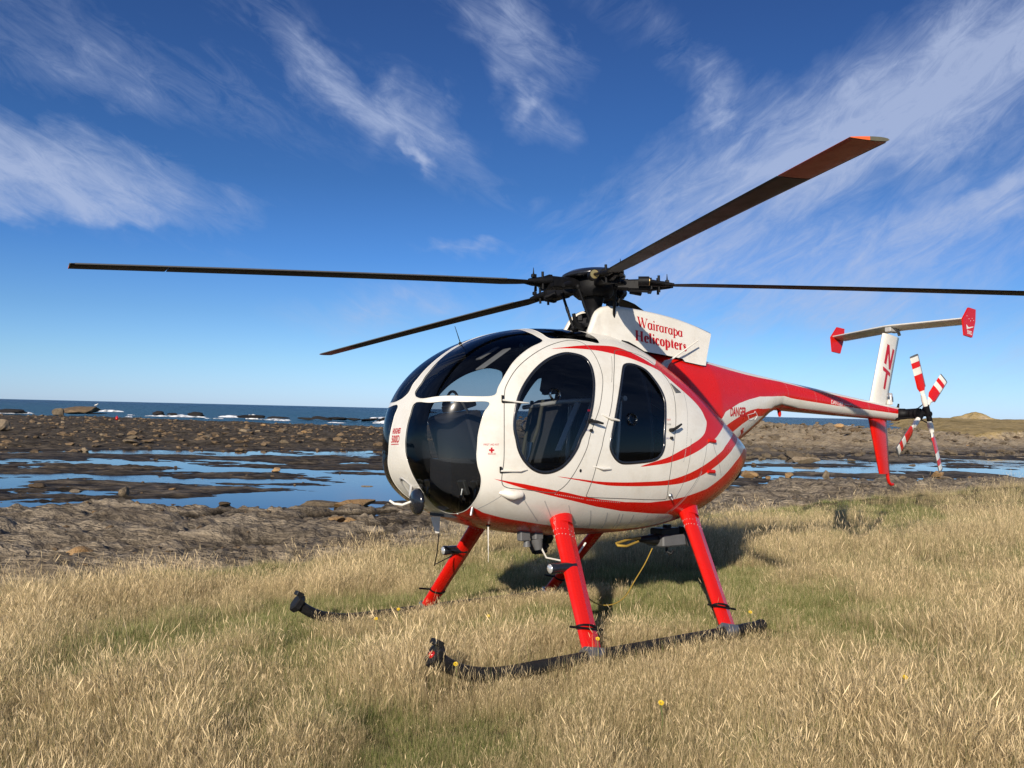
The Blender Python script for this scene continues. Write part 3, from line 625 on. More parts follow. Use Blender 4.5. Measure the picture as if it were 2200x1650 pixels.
# ---- tail rotor
tr = MB()
tr.tube([(-4.58, 0, -1.0), (-4.66, .0, -1.0), (-4.69, .02, -1.0)], [.07, .065, .05], 14)
tr.tube([(-4.56, .06, -1.0), (-4.56, .13, -1.005), (-4.56, .135, -1.005), (-4.56, .20, -1.008)], [.062, .062, .05, .05], 14); tr.tube([(-4.56, .20, -1.01), (-4.56, .44, -1.02)], .028, 10)
tr.tube([(-4.56, .21, -1.01), (-4.56, .25, -1.01)], .055, 12); tr.tube([(-4.56, .27, -1.012), (-4.56, .295, -1.013)], .068, 12)
tr.tube([(-4.62, .10, -.955), (-4.60, .27, -.955), (-4.60, .30, -.96)], .010, 6); tr.tube([(-4.50, .05, -1.06), (-4.53, .29, -1.05)], .012, 6); tr.tube([(-4.60, .02, -.95), (-4.61, .03, -.88)], [.018, .01], 8)
for a in (70.8, 140.2): 
    d = Vector((math.cos(math.radians(a)), 0, math.sin(math.radians(a)))); y = .405 if a < 90 else .335
    tr.tube([Vector((-4.56, y, -1.015)) - d * .10, Vector((-4.56, y, -1.015)) + d * .10], .030, 10)
    for s in (1, -1): tr.tube([Vector((-4.56, .29, -1.013)) + d * .06 * s, Vector((-4.56, y, -1.015)) + d * .12 * s + Vector((.03, 0, .0))], .007, 6)
trot = tr.build('tail_rotor', 'dark_metal', heli, L0)
def tail_blade(ang, y, cx):
    d = Vector((math.cos(ang), 0, math.sin(ang))); c = Vector((-math.sin(ang), 0, math.cos(ang))); o = Vector((cx, y, -1.015)); pitch = math.radians(11)
    ch = c * math.cos(pitch) + Vector((0, 1, 0)) * math.sin(pitch); nn = d.cross(ch).normalized(); b = MB()
    def sec(r, w, t, sh=0): 
        o_ = []
        for k in range(7):
            u = (k / 6) ** 1.4; h = t * (1.485 * math.sqrt(u) - .63 * u - 1.758 * u * u + 1.4215 * u ** 3 - .5075 * u ** 4) + .001; o_.append((u, h))
        return [o + d * r + ch * ((.5 - u) * w + sh) + nn * h for u, h in o_] + [o + d * r + ch * ((.5 - u) * w + sh) - nn * h for u, h in o_[::-1]]
    b.tube([o + d * .09, o + d * .15, o + d * .22], [.026, .032, .026], 10, 0); b.loft([sec(.16, .050, .022), sec(.235, .055, .020), sec(.27, .085, .018)], 0, True)
    for r0, r1, m_ in ((.27, .46, 1), (.46, .54, 0), (.54, .605, 1), (.605, .665, 0)):
        w0 = .085 if r0 < .28 else .132
        if r0 < .28: b.loft([sec(.27, .085, .018), sec(.315, .132, .016), sec(r1, .132, .014)], m_, False)
        else: b.loft([sec(r0, .132, .014), sec(r1, .132, .013)], m_, False)
    b.loft([sec(.665, .132, .013), sec(.684, .128, .012)], 2, True)
    b.tube([o + d * .30 + ch * .064, o + d * .68 + ch * .064], .0055, 6, 2)
    b.build('tail_rotor_blade', ['white', 'red', 'tailgrey'], trot, (0, 0, 0))
for a, y, cx in ((70.8, .405, -4.545), (250.8, .405, -4.545), (140.2, .335, -4.545), (320.2, .335, -4.545)): tail_blade(math.radians(a), y, cx)

# ---- main rotor
TILT = math.radians(.92)
def rp(az_, r, off=0.0, dz=0.0):
    """point at radius r along azimuth, off to the advancing side, dz above the blade line"""
    d = Vector((math.cos(az_), math.sin(az_), 0)); c = Vector((-math.sin(az_), math.cos(az_), 0))
    b = d * r + c * off + Vector((0, 0, dz - .2325 * (max(r, 0) / 4.025) ** 1.15))
    return Vector((b.x * math.cos(TILT) + b.z * math.sin(TILT), b.y, b.z * math.cos(TILT) - b.x * math.sin(TILT)))
mh = MB()
mh.tube([(0, 0, -.62), (0, 0, -.30)], [.075, .065], 18); mh.tube([(0, 0, -.30), (0, 0, -.22), (0, 0, -.19), (0, 0, -.12)], [.055, .058, .07, .10], 20)
mh.tube([(0, 0, -.12), (0, 0, -.09), (0, 0, .03), (0, 0, .05)], [.14, .175, .185, .16], 24)
for z, r in ((-.43, .15), (-.375, .17)):   # swashplate pair
    mh.tube([(0, 0, z - .016), (0, 0, z + .016)], r, 24)
for k in range(3):
    a = 2 * math.pi * k / 3 + .5; mh.tube([(.17 * math.cos(a), .17 * math.sin(a), -.42), (.20 * math.cos(a), .20 * math.sin(a), -.62)], .013, 8)
mh.tube([(.18, .06, -.40), (.30, .12, -.38), (.32, .12, -.30)], [.03, .022, .015], 8); mh.tube([(.10, -.14, -.40), (.22, -.30, -.39)], .022, 8)
for k in range(26):
    a = random.uniform(0, 6.28); r = random.uniform(.08, .2); z = random.uniform(-.58, -.16); mh.box((r * math.cos(a), r * math.sin(a), z), (random.uniform(.02, .06), random.uniform(.02, .06), random.uniform(.03, .08)), 0, Matrix.Rotation(a, 3, 'Z'))
mrot = mh.build('main_rotor', 'dark_metal', heli, L0)
cap_ = MB(); rings = []
for r, z in ((.24, .04), (.280, .048), (.285, .062), (.27, .082), (.22, .108), (.14, .126), (.05, .134)):
    rings.append([rp(2 * math.pi * k / 32, r, 0, z) + Vector((0, 0, .2325 * (r / 4.025) ** 1.15)) for k in range(32)])
cap_.loft(rings[:4], 0, False); cap_.loft(rings[3:], 1, False); cap_.add([v for v in rings[0]], [list(range(32))[::-1]], 0, False); cap_.add([v for v in rings[-1]], [list(range(32))], 1)
cap_.build('hub_cap', ['black_gloss', 'black_gloss'], mrot, (0, 0, 0))
AZ = [-3.62, -77.23, -148.9, -219.32, -294.07]
for a in AZ:
    A_ = math.radians(a); g = MB()
    def bx_(r0, r1, w0, w1, h0, h1, dz, mi=0):
        s_ = [[rp(A_, r, sx * w / 2, dz + sz * h / 2) for sx, sz in ((-1, -.7), (-.8, -1), (.8, -1), (1, -.7), (1, .7), (.8, 1), (-.8, 1), (-1, .7))] for r, w, h in ((r0, w0, h0), (r1, w1, h1))]
        g.loft(s_, mi, True, False)
    bx_(.14, .30, .085, .11, .07, .09, 0); bx_(.30, .47, .115, .145, .09, .10, -.005); bx_(.47, .50, .155, .155, .118, .118, -.005)
    for s in (1, -1): bx_(.49, .66, .05, .03, .10, .05, 0) if s > 0 else None
    for s in (.062, -.062): g.tube([rp(A_, .48, s, .005), rp(A_, .60, s * .9, .0), rp(A_, .69, s * .6, 0)], [.03, .026, .014], 8)
    for s in (.062, -.062): g.tube([rp(A_, .56, s * .9, -.07), rp(A_, .56, s * .9, .075)], .011, 8)
    g.tube([rp(A_, .33, .11, -.03), rp(A_, .42, .15, -.05)], [.03, .018], 8)
    g.build('blade_grip', 'dark_metal', mrot, (0, 0, 0))
    dm = MB(); dm.tube([rp(A_, .38, -.12, .01), rp(A_, .47, -.125, .01)], .042, 14, 0); dm.tube([rp(A_, .47, -.125, .01), rp(A_, .475, -.125, .01)], .036, 14, 1); dm.tube([rp(A_, .475, -.125, .01), rp(A_, .60, -.09, .0)], .012, 8, 0)
    dm.build('lead_lag_damper', ['dark_metal', 'brass'], mrot, (0, 0, 0))
    pk = MB(); q0 = rp(A_, .13, .13, -.37); q1 = rp(A_, .25, .12, -.05); pk.tube([q0, q0.lerp(q1, .45)], .012, 8); pk.tube([q0.lerp(q1, .45), q0.lerp(q1, .6)], .014, 8, 1); pk.tube([q0.lerp(q1, .6), q1], .012, 8); pk.ball(q0, .022, 0, 8, 5); pk.ball(q1, .022, 0, 8, 5)
    pk.build('pitch_link', ['dark_metal', 'dark_metal'], mrot, (0, 0, 0))
    bl = MB(); rs = [.58, .64, .72, .86, 1.1, 1.5, 2.0, 2.5, 3.0, 3.45, 3.46, 3.75, 4.0, 4.02]
    def bsec(r):
        k = min(1, max(0, (r - .58) / .26)); w = .095 + (.1715 - .095) * (k * k * (3 - 2 * k)); t = .10 if r > .8 else .14; tw = math.radians(4.2 - 5.2 * (r / 4.02)); o_ = []
        prof_ = [((j / 8) ** 1.5) for j in range(9)]
        for j, u in enumerate(prof_):
            h = w * t * (1.485 * math.sqrt(u) - .63 * u - 1.758 * u * u + 1.4215 * u ** 3 - .5075 * u ** 4) + .0012; o_.append((u, h))
        f = lambda u, h: rp(A_, r, (.27 - u) * w * math.cos(tw) - h * math.sin(tw), (.27 - u) * w * math.sin(tw) + h * math.cos(tw))
        return [f(u, h) for u, h in o_] + [f(u, -h * .75) for u, h in o_[::-1]]
    S_ = [bsec(r) for r in rs]
    bl.loft(S_[:10], 0, True); bl.loft(S_[10:], 1 if a in (AZ[1], AZ[4]) else 0, True)
    bl.tube([rp(A_, r, .0405 + .0052, .006 * (1 - r / 4)) for r in (.9, 1.5, 2.2, 3.0, 3.6, 4.0)], .006, 6, 2)
    bo = bl.build('rotor_blade', ['blade', 'blade_tip', 'tailgrey'], mrot, (0, 0, 0))
    tcap = MB(); s0 = bsec(4.021); s1 = [v + (rp(A_, 4.1) - rp(A_, 4.0)) * .08 for v in s0]; n_ = len(s0)
    tcap.loft([s0, s1], 0, False, False)
    fr_i = [0, 1, 2, 3, 4, 5, 12, 13, 14, 15, 16, 17]; re_i = [5, 6, 7, 8, 9, 10, 11, 12]; k0 = len(tcap.v)
    tcap.add([s1[i] for i in fr_i], [list(range(12))], 0, False).add([s1[i] for i in re_i], [list(range(8))], 1, False); tcap.build('blade_tip_cap', ['olive', 'orange_tip'], mrot, (0, 0, 0))
    bd_ = MB(); e0 = rp(A_, .64, .04, .04); bd_.box(e0, (.035, .03, .03), 0, Matrix.Rotation(A_, 3, 'Z')); bd_.tube([e0 + Vector((0, 0, .01)), e0 + Vector((0, 0, .07))], [.008, .002], 6)
    bd_.build('blade_pin', 'dark_metal', mrot, (0, 0, 0))

# ---- landing gear
def lerp3(a, b, t): return Vector(a).lerp(Vector(b), t)
SKY = 1.118
for sd in (1, -1):
    for fx, tx, ty, tz, front in ((1.003, .765, .47, -1.90, True), (-.328, -.655, .40, -1.90, False)):
        foot = Vector((fx, sd * SKY, -2.785)); top = Vector((tx, sd * ty, tz)); ax = (top - foot).normalized()
        cx = Vector((1, 0, 0)); cx = (cx - ax * cx.dot(ax)).normalized(); cy = ax.cross(cx); lg = MB(); secs = []
        for t, ch, th in ((0, .150, .058), (.25, .155, .064), (.6, .165, .072), (.82, .175, .078), (.9, .19, .10), (1.0, .20, .13)):
            c = foot.lerp(top, t); sh_ = [(1.0, .0), (.93, .42), (.78, .72), (.52, .93), (.2, 1.0), (-.22, .96), (-.62, .52), (-1.0, .12), (-1.0, -.12), (-.62, -.52), (-.22, -.96), (.2, -1.0), (.52, -.93), (.78, -.72), (.93, -.42), (.99, -.1)]
            secs.append([c + cx * (u * ch / 2) + cy * (v * th / 2) for u, v in sh_])
        lg.loft(secs, 0, True, False)
        for t in (.80, .84):
            for k in range(16): 
                v = secs[3][k]; p_ = foot.lerp(top, t) + (v - foot.lerp(top, .82)) * 1.005; lg.ball(p_, .0042, 1, 5, 4)
        leg = lg.build('landing_leg', ['red', 'lightgrey'], heli, L0)
        cf = MB(); c = foot.lerp(top, 0)
        cf.tube([c + Vector((.06, 0, -.022)), c + Vector((-.06, 0, -.022))], .050, 14); cf.loft([[c + cx * (u * .078) + cy * (v * .034) + ax * z for u, v in ((-1, -1), (1, -1), (1, 1), (-1, 1))] for z in (-.01, .022)], 0, True, False)
        cf.build('skid_clamp', 'steel', leg, (0, 0, 0))
        q = foot.lerp(top, .16); out_ = Vector((0, sd, 0)); sp_ = MB(); sp_.tube([q + cx * .17 + out_ * .05, q - cx * .03 + out_ * .055, q - cx * .085 + out_ * .06], .008, 8)
        sp_.loft([[q + cx * (math.cos(k * math.pi / 6) * .083) + cy * (math.sin(k * math.pi / 6) * .04) + ax * z for k in range(12)] for z in (-.007, .007)], 0, True); sp_.build('tie_down_bar', 'dark_metal', leg, (0, 0, 0))
        if front:
            q = foot.lerp(top, .575); li = MB()
            li.tube([q + Vector((-.02, 0, 0)), q + Vector((.17, 0, .004))], .037, 16, 0); li.tube([q + Vector((.165, 0, .004)), q + Vector((.19, 0, .004)), q + Vector((.2, 0, .004))], [.040, .040, .034], 16, 0)
            li.ball(q + Vector((.195, 0, .004)), .034, 1, 12, 8, (.5, 1, 1)); li.build('leg_lamp', ['black_gloss', 'clear'], leg, (0, 0, 0))
        # fairing cuff on the hull
        cu = MB(); n_ = (top - Vector((tx, 0, -1.4))).normalized(); rr = []
        for s_, k_ in ((1.22, .0), (1.12, .04), (1.0, .09), (.90, .14)):
            c = foot.lerp(top, 1 - k_ * .9) + ax * .02; rr.append([c + cx * (math.cos(k * math.pi / 8) * .098 * s_) + cy * (math.sin(k * math.pi / 8) * .062 * s_) for k in range(16)])
        cu.loft(rr, 0, False); cu.build('leg_fairing', 'red', leg, (0, 0, 0))
    sk = MB(); pth = catmull([(-.70, sd * SKY, -2.805), (-.3, sd * SKY, -2.808), (.5, sd * SKY, -2.81), (1.0, sd * SKY, -2.812), (1.45, sd * SKY, -2.815), (1.70, sd * SKY, -2.815), (1.86, sd * SKY, -2.80), (2.0, sd * SKY, -2.765), (2.11, sd * SKY, -2.71), (2.195, sd * SKY, -2.645)], 4, False)
    sk.tube([tuple(p) for p in pth], .042, 14)
    sk.tube([(-.72, sd * SKY, -2.80), (-.69, sd * SKY, -2.803)], .046, 14)
    skid = sk.build('skid', 'black', heli, L0)
    n2 = Vector((.8, 0, .6)).normalized(); c = Vector((2.20, sd * SKY, -2.64)); tipm = MB(); x_ = Vector((0, 1, 0)); y_ = n2.cross(x_)
    hexr = lambda r, z_: [c + n2 * z_ + x_ * (r * math.cos(k * math.pi / 3 + .5)) + y_ * (r * math.sin(k * math.pi / 3 + .5) * 1.15) for k in range(6)]
    tipm.loft([hexr(.045, -.05), hexr(.066, -.03), hexr(.066, .012), hexr(.05, .02)], 0, True, False); tipm.box(c + Vector((-.02, 0, .065)), (.06, .07, .035), 0, Matrix.Rotation(-.5, 3, 'Y'))
    tp = tipm.build('skid_tip', 'black', skid, (0, 0, 0))
    if sd > 0: MB().ball(c + n2 * .022 + Vector((0, .012, -.01)), .024, 0, 12, 8).build('position_lamp', 'redlens', skid, (0, 0, 0))
# ---- cargo hook and gear below the belly
hk = MB(); hk.box((-.84, 0, -2.235), (.34, .22, .10), 0); hk.box((-.80, 0, -2.16), (.22, .16, .07), 1); hk.box((-1.02, .05, -2.18), (.14, .12, .12), 1); hk.tube([(-.66, .02, -2.22), (-.52, .05, -2.21), (-.40, .06, -2.2)], [.05, .035, .02], 10, 1)
hk.tube([(-.95, .10, -2.17), (-.97, .12, -2.29)], .018, 8, 1); hk.tube([(-.82, 0, -2.29), (-.82, 0, -2.34), (-.84, .03, -2.36), (-.87, .03, -2.33)], .013, 8, 1); hk.tube([(-.85, -.02, -2.1), (-.85, -.02, -2.17)], .04, 10, 1)
hook = hk.build('cargo_hook', ['grey', 'black'], heli, L0)
MB().tube([(-.42, .08, -2.19), (-.22, .14, -2.19), (-.04, .20, -2.205), (-.03, .22, -2.22), (-.15, .20, -2.235), (-.36, .12, -2.215)], .011, 8).build('strop_loop', 'yellow', hook, (0, 0, 0))
bb = MB(); 
for k in range(12): bb.box((.25 + random.uniform(-.08, .08), -.46 + random.uniform(-.05, .05), -2.14 - random.uniform(0, .16)), (random.uniform(.04, .09),) * 3, 0, Matrix.Rotation(random.random(), 3, 'X'))
bb.tube([(.25, -.40, -2.0), (.25, -.46, -2.25)], .03, 8); bb.build('belly_bracket', 'black', heli, L0)

# ---- cabin
def hw(x, z, ins=.045): return max(side(x, z)[0].y - ins, .03)
def cross(x, z0, z1, ins=.05, n=9):
    zs = [z0 + (z1 - z0) * k / (n - 1) for k in range(n)]; return [(hw(x, z, ins), z) for z in zs] + [(-hw(x, z, ins), z) for z in zs[::-1]]
def floor_mb(x0, x1, z, th=.03):
    m_ = MB(); m_.loft([[Vector((x, y, zz)) for y, zz in ((hw(x, z - th), z - th), (hw(x, z - th), z), (-hw(x, z - th), z), (-hw(x, z - th), z - th))] for x in np.linspace(x0, x1, 12)], 0, True, False); return m_
floor_mb(-.62, 1.30, -1.90).build('cabin_floor', 'cabin', heli, L0)
def wall_mb(x, z0, z1, th=.03): return MB().loft([[Vector((xx, y, z)) for y, z in cross(x, z0, z1)] for xx in (x, x - th)], 0, True, False)
wall_mb(-.02, -1.90, -.52).build('cabin_bulkhead', 'cabin', heli, L0)
wall_mb(-.62, -1.90, -.84).build('aft_bulkhead', 'cabin', heli, L0)
def bench(x0, x1, z0, z1, name, m): 
    zz = (z0, (z0 + z1) / 2, z1); MB().loft([[Vector((x, hw(x, z, .06), z)) for z in zz] + [Vector((x, -hw(x, z, .06), z)) for z in zz[::-1]] for x in (x0, (x0 + x1) / 2, x1)], 0, True, False).build(name, m, heli, L0)
bench(-.60, .0, -1.88, -1.60, 'rear_bench', 'lightgrey'); bench(.28, .70, -1.88, -1.66, 'seat_box', 'cabin')
for y in (.34, -.34):
    s = MB(); s.box((.56, y, -1.60), (.46, .46, .12), 0, None, .3); R_ = Matrix.Rotation(math.radians(-12), 3, 'Y'); s.box((.28, y, -1.28), (.11, .44, .60), 0, R_, .3); s.box((.20, y, -.83), (.09, .27, .22), 0, R_, .35)
    so_ = s.build('pilot_seat', 'seat', heli, L0)
    h = MB(); 
    for dy in (-.08, .08): h.tube([(.36, y + dy, -1.0), (.42, y + dy, -1.25), (.5, y + dy * .5, -1.50), (.56, y, -1.53)], .017, 6)
    h.build('seat_harness', 'olive', so_, (0, 0, 0))
fr = MB()
fr.tube([(.16, -.56, -1.03), (.16, .56, -1.03)], .022, 8); 
for y in (.13, -.13, .5): fr.tube([(.16, y, -1.03), (.22, y, -1.62)], .018, 8)
fr.tube([(.38, -.52, -1.05), (.36, .0, -1.03), (.38, .56, -1.05)], .020, 8)
for y in (.44, .24): fr.loft([[Vector((.385 + .07 * k, y + dy, -1.05 - .13 * k)) for dy in (-.035, .035)] + [Vector((.375 + .07 * k, y + dy, -1.05 - .13 * k)) for dy in (.035, -.035)] for k in range(4)], 0, True, False)
fr.build('seat_frame', 'white', heli, L0)
ip = MB(); ip.loft([[Vector((x, y, z)) for x, y, z in ((1.52, -.16, zz), (1.52 + dx, .16, zz), (1.22, .16, zz), (1.22, -.16, zz))] for zz, dx in ((-1.93, 0), (-1.50, .0))], 0, True, False); ip.box((1.36, 0, -1.33), (.14, .60, .36), 0, Matrix.Rotation(math.radians(18), 3, 'Y'))
for y in (-.21, -.07, .07, .21):
    for z in (-1.26, -1.40): ip.tube([(1.285 - (z + 1.33) * .3, y, z), (1.27 - (z + 1.33) * .3, y, z)], .052, 14, 1)
ip.build('instrument_panel', ['cabin', 'grey'], heli, L0)
for y in (.34, -.34):
    MB().tube([(1.05, y, -1.94), (1.03, y, -1.65), (.95, y, -1.48), (.93, y, -1.38)], [.014, .013, .014, .02], 8).build('cyclic_stick', 'steel', heli, L0)
    p_ = MB(); 
    for dy in (-.09, .09): p_.tube([(1.52, y + dy, -1.9), (1.48, y + dy, -1.72)], .012, 6); p_.box((1.47, y + dy, -1.71), (.03, .09, .11), 0, Matrix.Rotation(.35, 3, 'Y'))
    p_.build('rudder_pedals', 'steel', heli, L0)
MB().tube([(.95, .08, -1.72), (1.18, .10, -1.52), (1.26, .10, -1.47)], [.03, .026, .03], 10, 0).tube([(1.12, .098, -1.56), (1.15, .10, -1.535)], .036, 10, 1).build('collective_lever', ['olive', 'steel'], heli, L0)
cs = MB(); cs.box((1.02, -.05, -.62), (.42, .18, .09), 0, Matrix.Rotation(math.radians(14), 3, 'Y')); cs.box((1.2, .16, -.70), (.20, .07, .012), 1, Matrix.Rotation(math.radians(30), 3, 'Y')); cs.box((1.24, .30, -.76), (.3, .10, .01), 1, Matrix.Rotation(math.radians(34), 3, 'Y'))
cs.build('overhead_console', ['cabin', 'lightgrey'], heli, L0)
hd = MB(); hd.tube([Vector((1.30, -.20 + .09 * math.cos(a), -1.06 + .09 * math.sin(a))) for a in np.linspace(0, math.pi, 10)], .011, 6); hd.ball((1.30, -.11, -1.07), .045, 0, 10, 6, (.9, .6, 1.1)); hd.ball((1.30, -.29, -1.07), .045, 0, 10, 6, (.9, .6, 1.1)); hd.box((1.36, .0, -1.10), (.16, .26, .05), 0, Matrix.Rotation(.3, 3, 'Y'))
hd.build('headset', 'black', heli, L0)
MB().tube([(1.62, .40, -1.06), (1.55, .36, -1.10), (1.45, .28, -1.16), (1.40, .22, -1.19), (1.38, .17, -1.24), (1.36, .14, -1.32)], .009, 6).build('headset_cable', 'white', heli, L0)
MB().box((.16, .30, -1.0), (.05, .05, .09)).tube([(.18, .33, -.98), (.22, .47, -1.15), (.30, .50, -1.55)], .012, 6).build('seat_belt_reel', 'black', heli, L0)

# ------------------------------------------------------------------ lettering
def glyph_mesh(txt, bold=0.0):
    c = bpy.data.curves.new('lettering_source', 'FONT'); c.body = txt; c.offset = bold; c.resolution_u = 3; c.fill_mode = 'FRONT'
    o = bpy.data.objects.new('lettering_source', c); COL.objects.link(o); bpy.context.view_layer.update()
    me = bpy.data.meshes.new_from_object(o.evaluated_get(bpy.context.evaluated_depsgraph_get())); bpy.data.objects.remove(o); bpy.data.curves.remove(c)
    v = np.array([tuple(p.co)[:2] for p in me.vertices]); f = [tuple(p.vertices) for p in me.polygons]; bpy.data.meshes.remove(me); return v, f
def lettering(name, txt, m, parent, fmap, bold=0.0, fit=True):
    """letters laid on a surface: fmap takes (0..1 along, 0..1 up) to a point"""
    v, f = glyph_mesh(txt, bold); lo, hi = v.min(0), v.max(0); u = (v - lo) / (hi - lo)
    mb = MB(); mb.add([fmap(a, b) for a, b in u], f, 0, False); return mb.build(name, m, parent, (0, 0, 0))
M['red_print'] = mat('red_print', (.50, .006, .012), .35, 0, .4)
M['white_print'] = mat('white_print', (.78, .76, .72), .35, 0, .4)
M['blue_print'] = mat('blue_print', (.03, .04, .25), .4)
def side_pt(x, z, off=.0015):
    p, n = side(x, z); return p + n * off
def side_map(x0, z0, w, h, dx=0, dz=0): return lambda a, b: side_pt(x0 - w * a + dx * b, z0 + h * b + dz * a)
lettering('lettering', 'FIRST AID KIT', 'red_print', fus, side_map(1.515, -1.412, .105, .013))
lettering('lettering', 'RESCUE', 'red_print', fus, side_map(1.485, -1.476, .052, .012))
cr_ = MB()
for (a0, a1, b0, b1) in ((-.006, .006, -.018, .018), (-.018, -.006, -.006, .006), (.006, .018, -.006, .006)):
    cr_.add([side_pt(1.461 - a, -1.444 + b) for a, b in ((a0, b0), (a1, b0), (a1, b1), (a0, b1))], [(0, 1, 2, 3)], 0, False)
cr_.build('red_cross_mark', 'red_print', fus, (0, 0, 0))
fd0, rd0 = doors[0][0], doors[0][1]
for d, x, z in ((fd0, .66, -1.155), (rd0, -.165, -1.205)):
    lettering('lettering', 'EXIT', 'red_print', d, side_map(x, z, .045, .014)); lettering('lettering', 'CLOSE', 'black', d, side_map(x + .01, z - .036, .05, .012)); lettering('lettering', 'OPEN', 'blue_print', d, side_map(x + .035, z - .15, .05, .014))
def nose_pt(y, z):
    hu, hl, w, zc, nu, nl = 0, 0, 0, 0, 0, 0
    lo, hi = 1.2, Q['xn'] - 1e-4
    for _ in range(40):
        m_ = (lo + hi) / 2; hu, hl, w, zc, nu, nl = [float(k) for k in prof(np.array(m_))]; dz = z - zc; h, n = (hu, nu) if dz > 0 else (hl, nl)
        if (abs(y) / w) ** n + (abs(dz) / h) ** n < 1: lo = m_
        else: hi = m_
    return Vector((lo + .002, y, z))
lettering('lettering', 'HUGHES', 'red_print', fus, lambda a, b: nose_pt(-.085 + .125 * a, -1.318 + .042 * b), .03)
lettering('lettering', '500D', 'red_print', fus, lambda a, b: nose_pt(-.085 + .125 * a, -1.384 + .056 * b), .02)
MB().add([nose_pt(-.085 + .12 * a, -1.397 + .006 * b) for a, b in ((0, 0), (.5, 0), (1, 0), (1, 1), (.5, 1), (0, 1))], [(0, 1, 4, 5), (1, 2, 3, 4)], 0, False).build('lettering_underline', 'red_print', fus, (0, 0, 0))

# hand-drawn serif letters: strokes of (x, y, width) on a grid with cap height 1 and x-height .66
TK, TN = .17, .055
def ser(x, y, w=.26): return [(x - w / 2, y, TN), (x + w / 2, y, TN)]
def arc(cx, cy, rx, ry, a0, a1, w0, w1, n=12):
    o = []
    for k in range(n + 1):
        a = math.radians(a0 + (a1 - a0) * k / n); o.append((cx + rx * math.cos(a), cy + ry * math.sin(a), w0 + (w1 - w0) * abs(math.cos(a))))
    return o
G = {
 'W': (1.20, [[(.08, .98, TK), (.36, .02, TK)], [(.36, .02, TN), (.60, .90, TN)], [(.52, .98, TK), (.80, .02, TK)], [(.80, .02, TN), (1.10, .97, TN)], ser(.08, .97, .3), ser(.55, .97, .24), ser(1.10, .97, .24)]),
 'H': (1.00, [[(.2, .02, TK), (.2, .98, TK)], [(.78, .02, TK), (.78, .98, TK)], [(.2, .5, TN * 1.2), (.78, .5, TN * 1.2)], ser(.2, .97, .36), ser(.78, .97, .36), ser(.2, .03, .36), ser(.78, .03, .36)]),
 'a': (.62, [arc(.26, .31, .20, .31, 60, 330, TN, TK), [(.47, .64, TK), (.46, .12, TK), (.52, .02, TN), (.60, .08, TN)], [(.36, .60, TN), (.47, .60, TN)]]),
 'i': (.34, [[(.17, .64, TK), (.17, .06, TK)], ser(.11, .62, .16), ser(.17, .03, .24), arc(.17, .88, .035, .035, 0, 360, .09, .09, 8)]),
 'r': (.48, [[(.16, .64, TK), (.16, .03, TK)], ser(.10, .62, .16), ser(.16, .03, .26), [(.18, .42, TN), (.28, .60, TN), (.38, .62, TK * .8), (.42, .56, TK * .7)]]),
 'p': (.64, [[(.16, .80, TN), (.16, .62, TK), (.16, -.28, TK)], ser(.16, -.28, .28), arc(.34, .31, .21, .31, 170, -170, TN, TK)]),
 'e': (.54, [arc(.28, .32, .20, .31, 8, 315, TN, TK), [(.12, .35, TN), (.47, .35, TN)]]),
 'l': (.34, [[(.17, 1.0, TK), (.17, .03, TK)], ser(.11, .97, .16), ser(.17, .03, .26)]),
 'c': (.52, [arc(.28, .32, .20, .31, 55, 315, TN, TK), arc(.40, .53, .03, .03, 0, 360, .08, .08, 8)]),
 'o': (.58, [arc(.29, .32, .21, .31, 0, 360, TN, TK, 18)]),
 't': (.42, [[(.20, .86, TN), (.20, .62, TK), (.20, .10, TK), (.28, .02, TN), (.38, .10, TN)], [(.06, .63, TN), (.38, .63, TN)]]),
 's': (.48, [[(.40, .50, TN), (.34, .62, TN), (.22, .64, TN), (.12, .54, TK * .7), (.20, .40, TK), (.34, .26, TK), (.40, .14, TK * .7), (.30, .01, TN), (.16, .02, TN), (.08, .16, TN)]]),
}
def stroke_word(word, bold, slant):
    """quads and a layer index for every stroke of a word"""
    x = 0; polys = []; li = 0
    for ch in word:
        adv, strokes = G[ch]
        for st in strokes:
            P = [Vector((p[0], p[1])) for p in st]; L = []; R2 = []
            for i, p in enumerate(P):
                t = (P[min(i + 1, len(P) - 1)] - P[max(i - 1, 0)]); t.normalize(); nn = Vector((-t.y, t.x)); w = st[i][2] * (bold if st[i][2] > .08 else 1 + (bold - 1) * .4) / 2
                L.append(p + nn * w); R2.append(p - nn * w)
            polys.append((li, [[(x + q.x + slant * q.y, q.y) for q in (L[i], L[i + 1], R2[i + 1], R2[i])] for i in range(len(P) - 1)])); li = (li + 1) % 9
        x += adv * (1 + .10 * (bold - 1)) + (.0 if bold < 1.2 else .03)
    return x, polys
def serif_word(word, bold, slant, base0, base1, h0, h1, parent):
    """word on the port wall of the mast fairing between two baseline points (station, height)"""
    wtot, polys = stroke_word(word, bold, slant); mb = MB()
    for li, quads in polys:
        for q in quads:
            V = []
            for u, v in q:
                t = u / wtot; x = base0[0] + (base1[0] - base0[0]) * t; z = base0[1] + (base1[1] - base0[1]) * t + v * (h0 + (h1 - h0) * t)
                V.append(Vector((x, dog_y(x, z) + .0012 + .00025 * li, z)))
            mb.add(V, [(3, 2, 1, 0)], 0, False)
    return mb.build('lettering', 'red_print', parent, (0, 0, 0))
serif_word('Wairarapa', 1.12, .10, (-.318, -.368), (-.868, -.415), .094, .086, mf)
serif_word('Helicopters', 1.55, .12, (-.270, -.492), (-.900, -.545), .092, .098, mf)
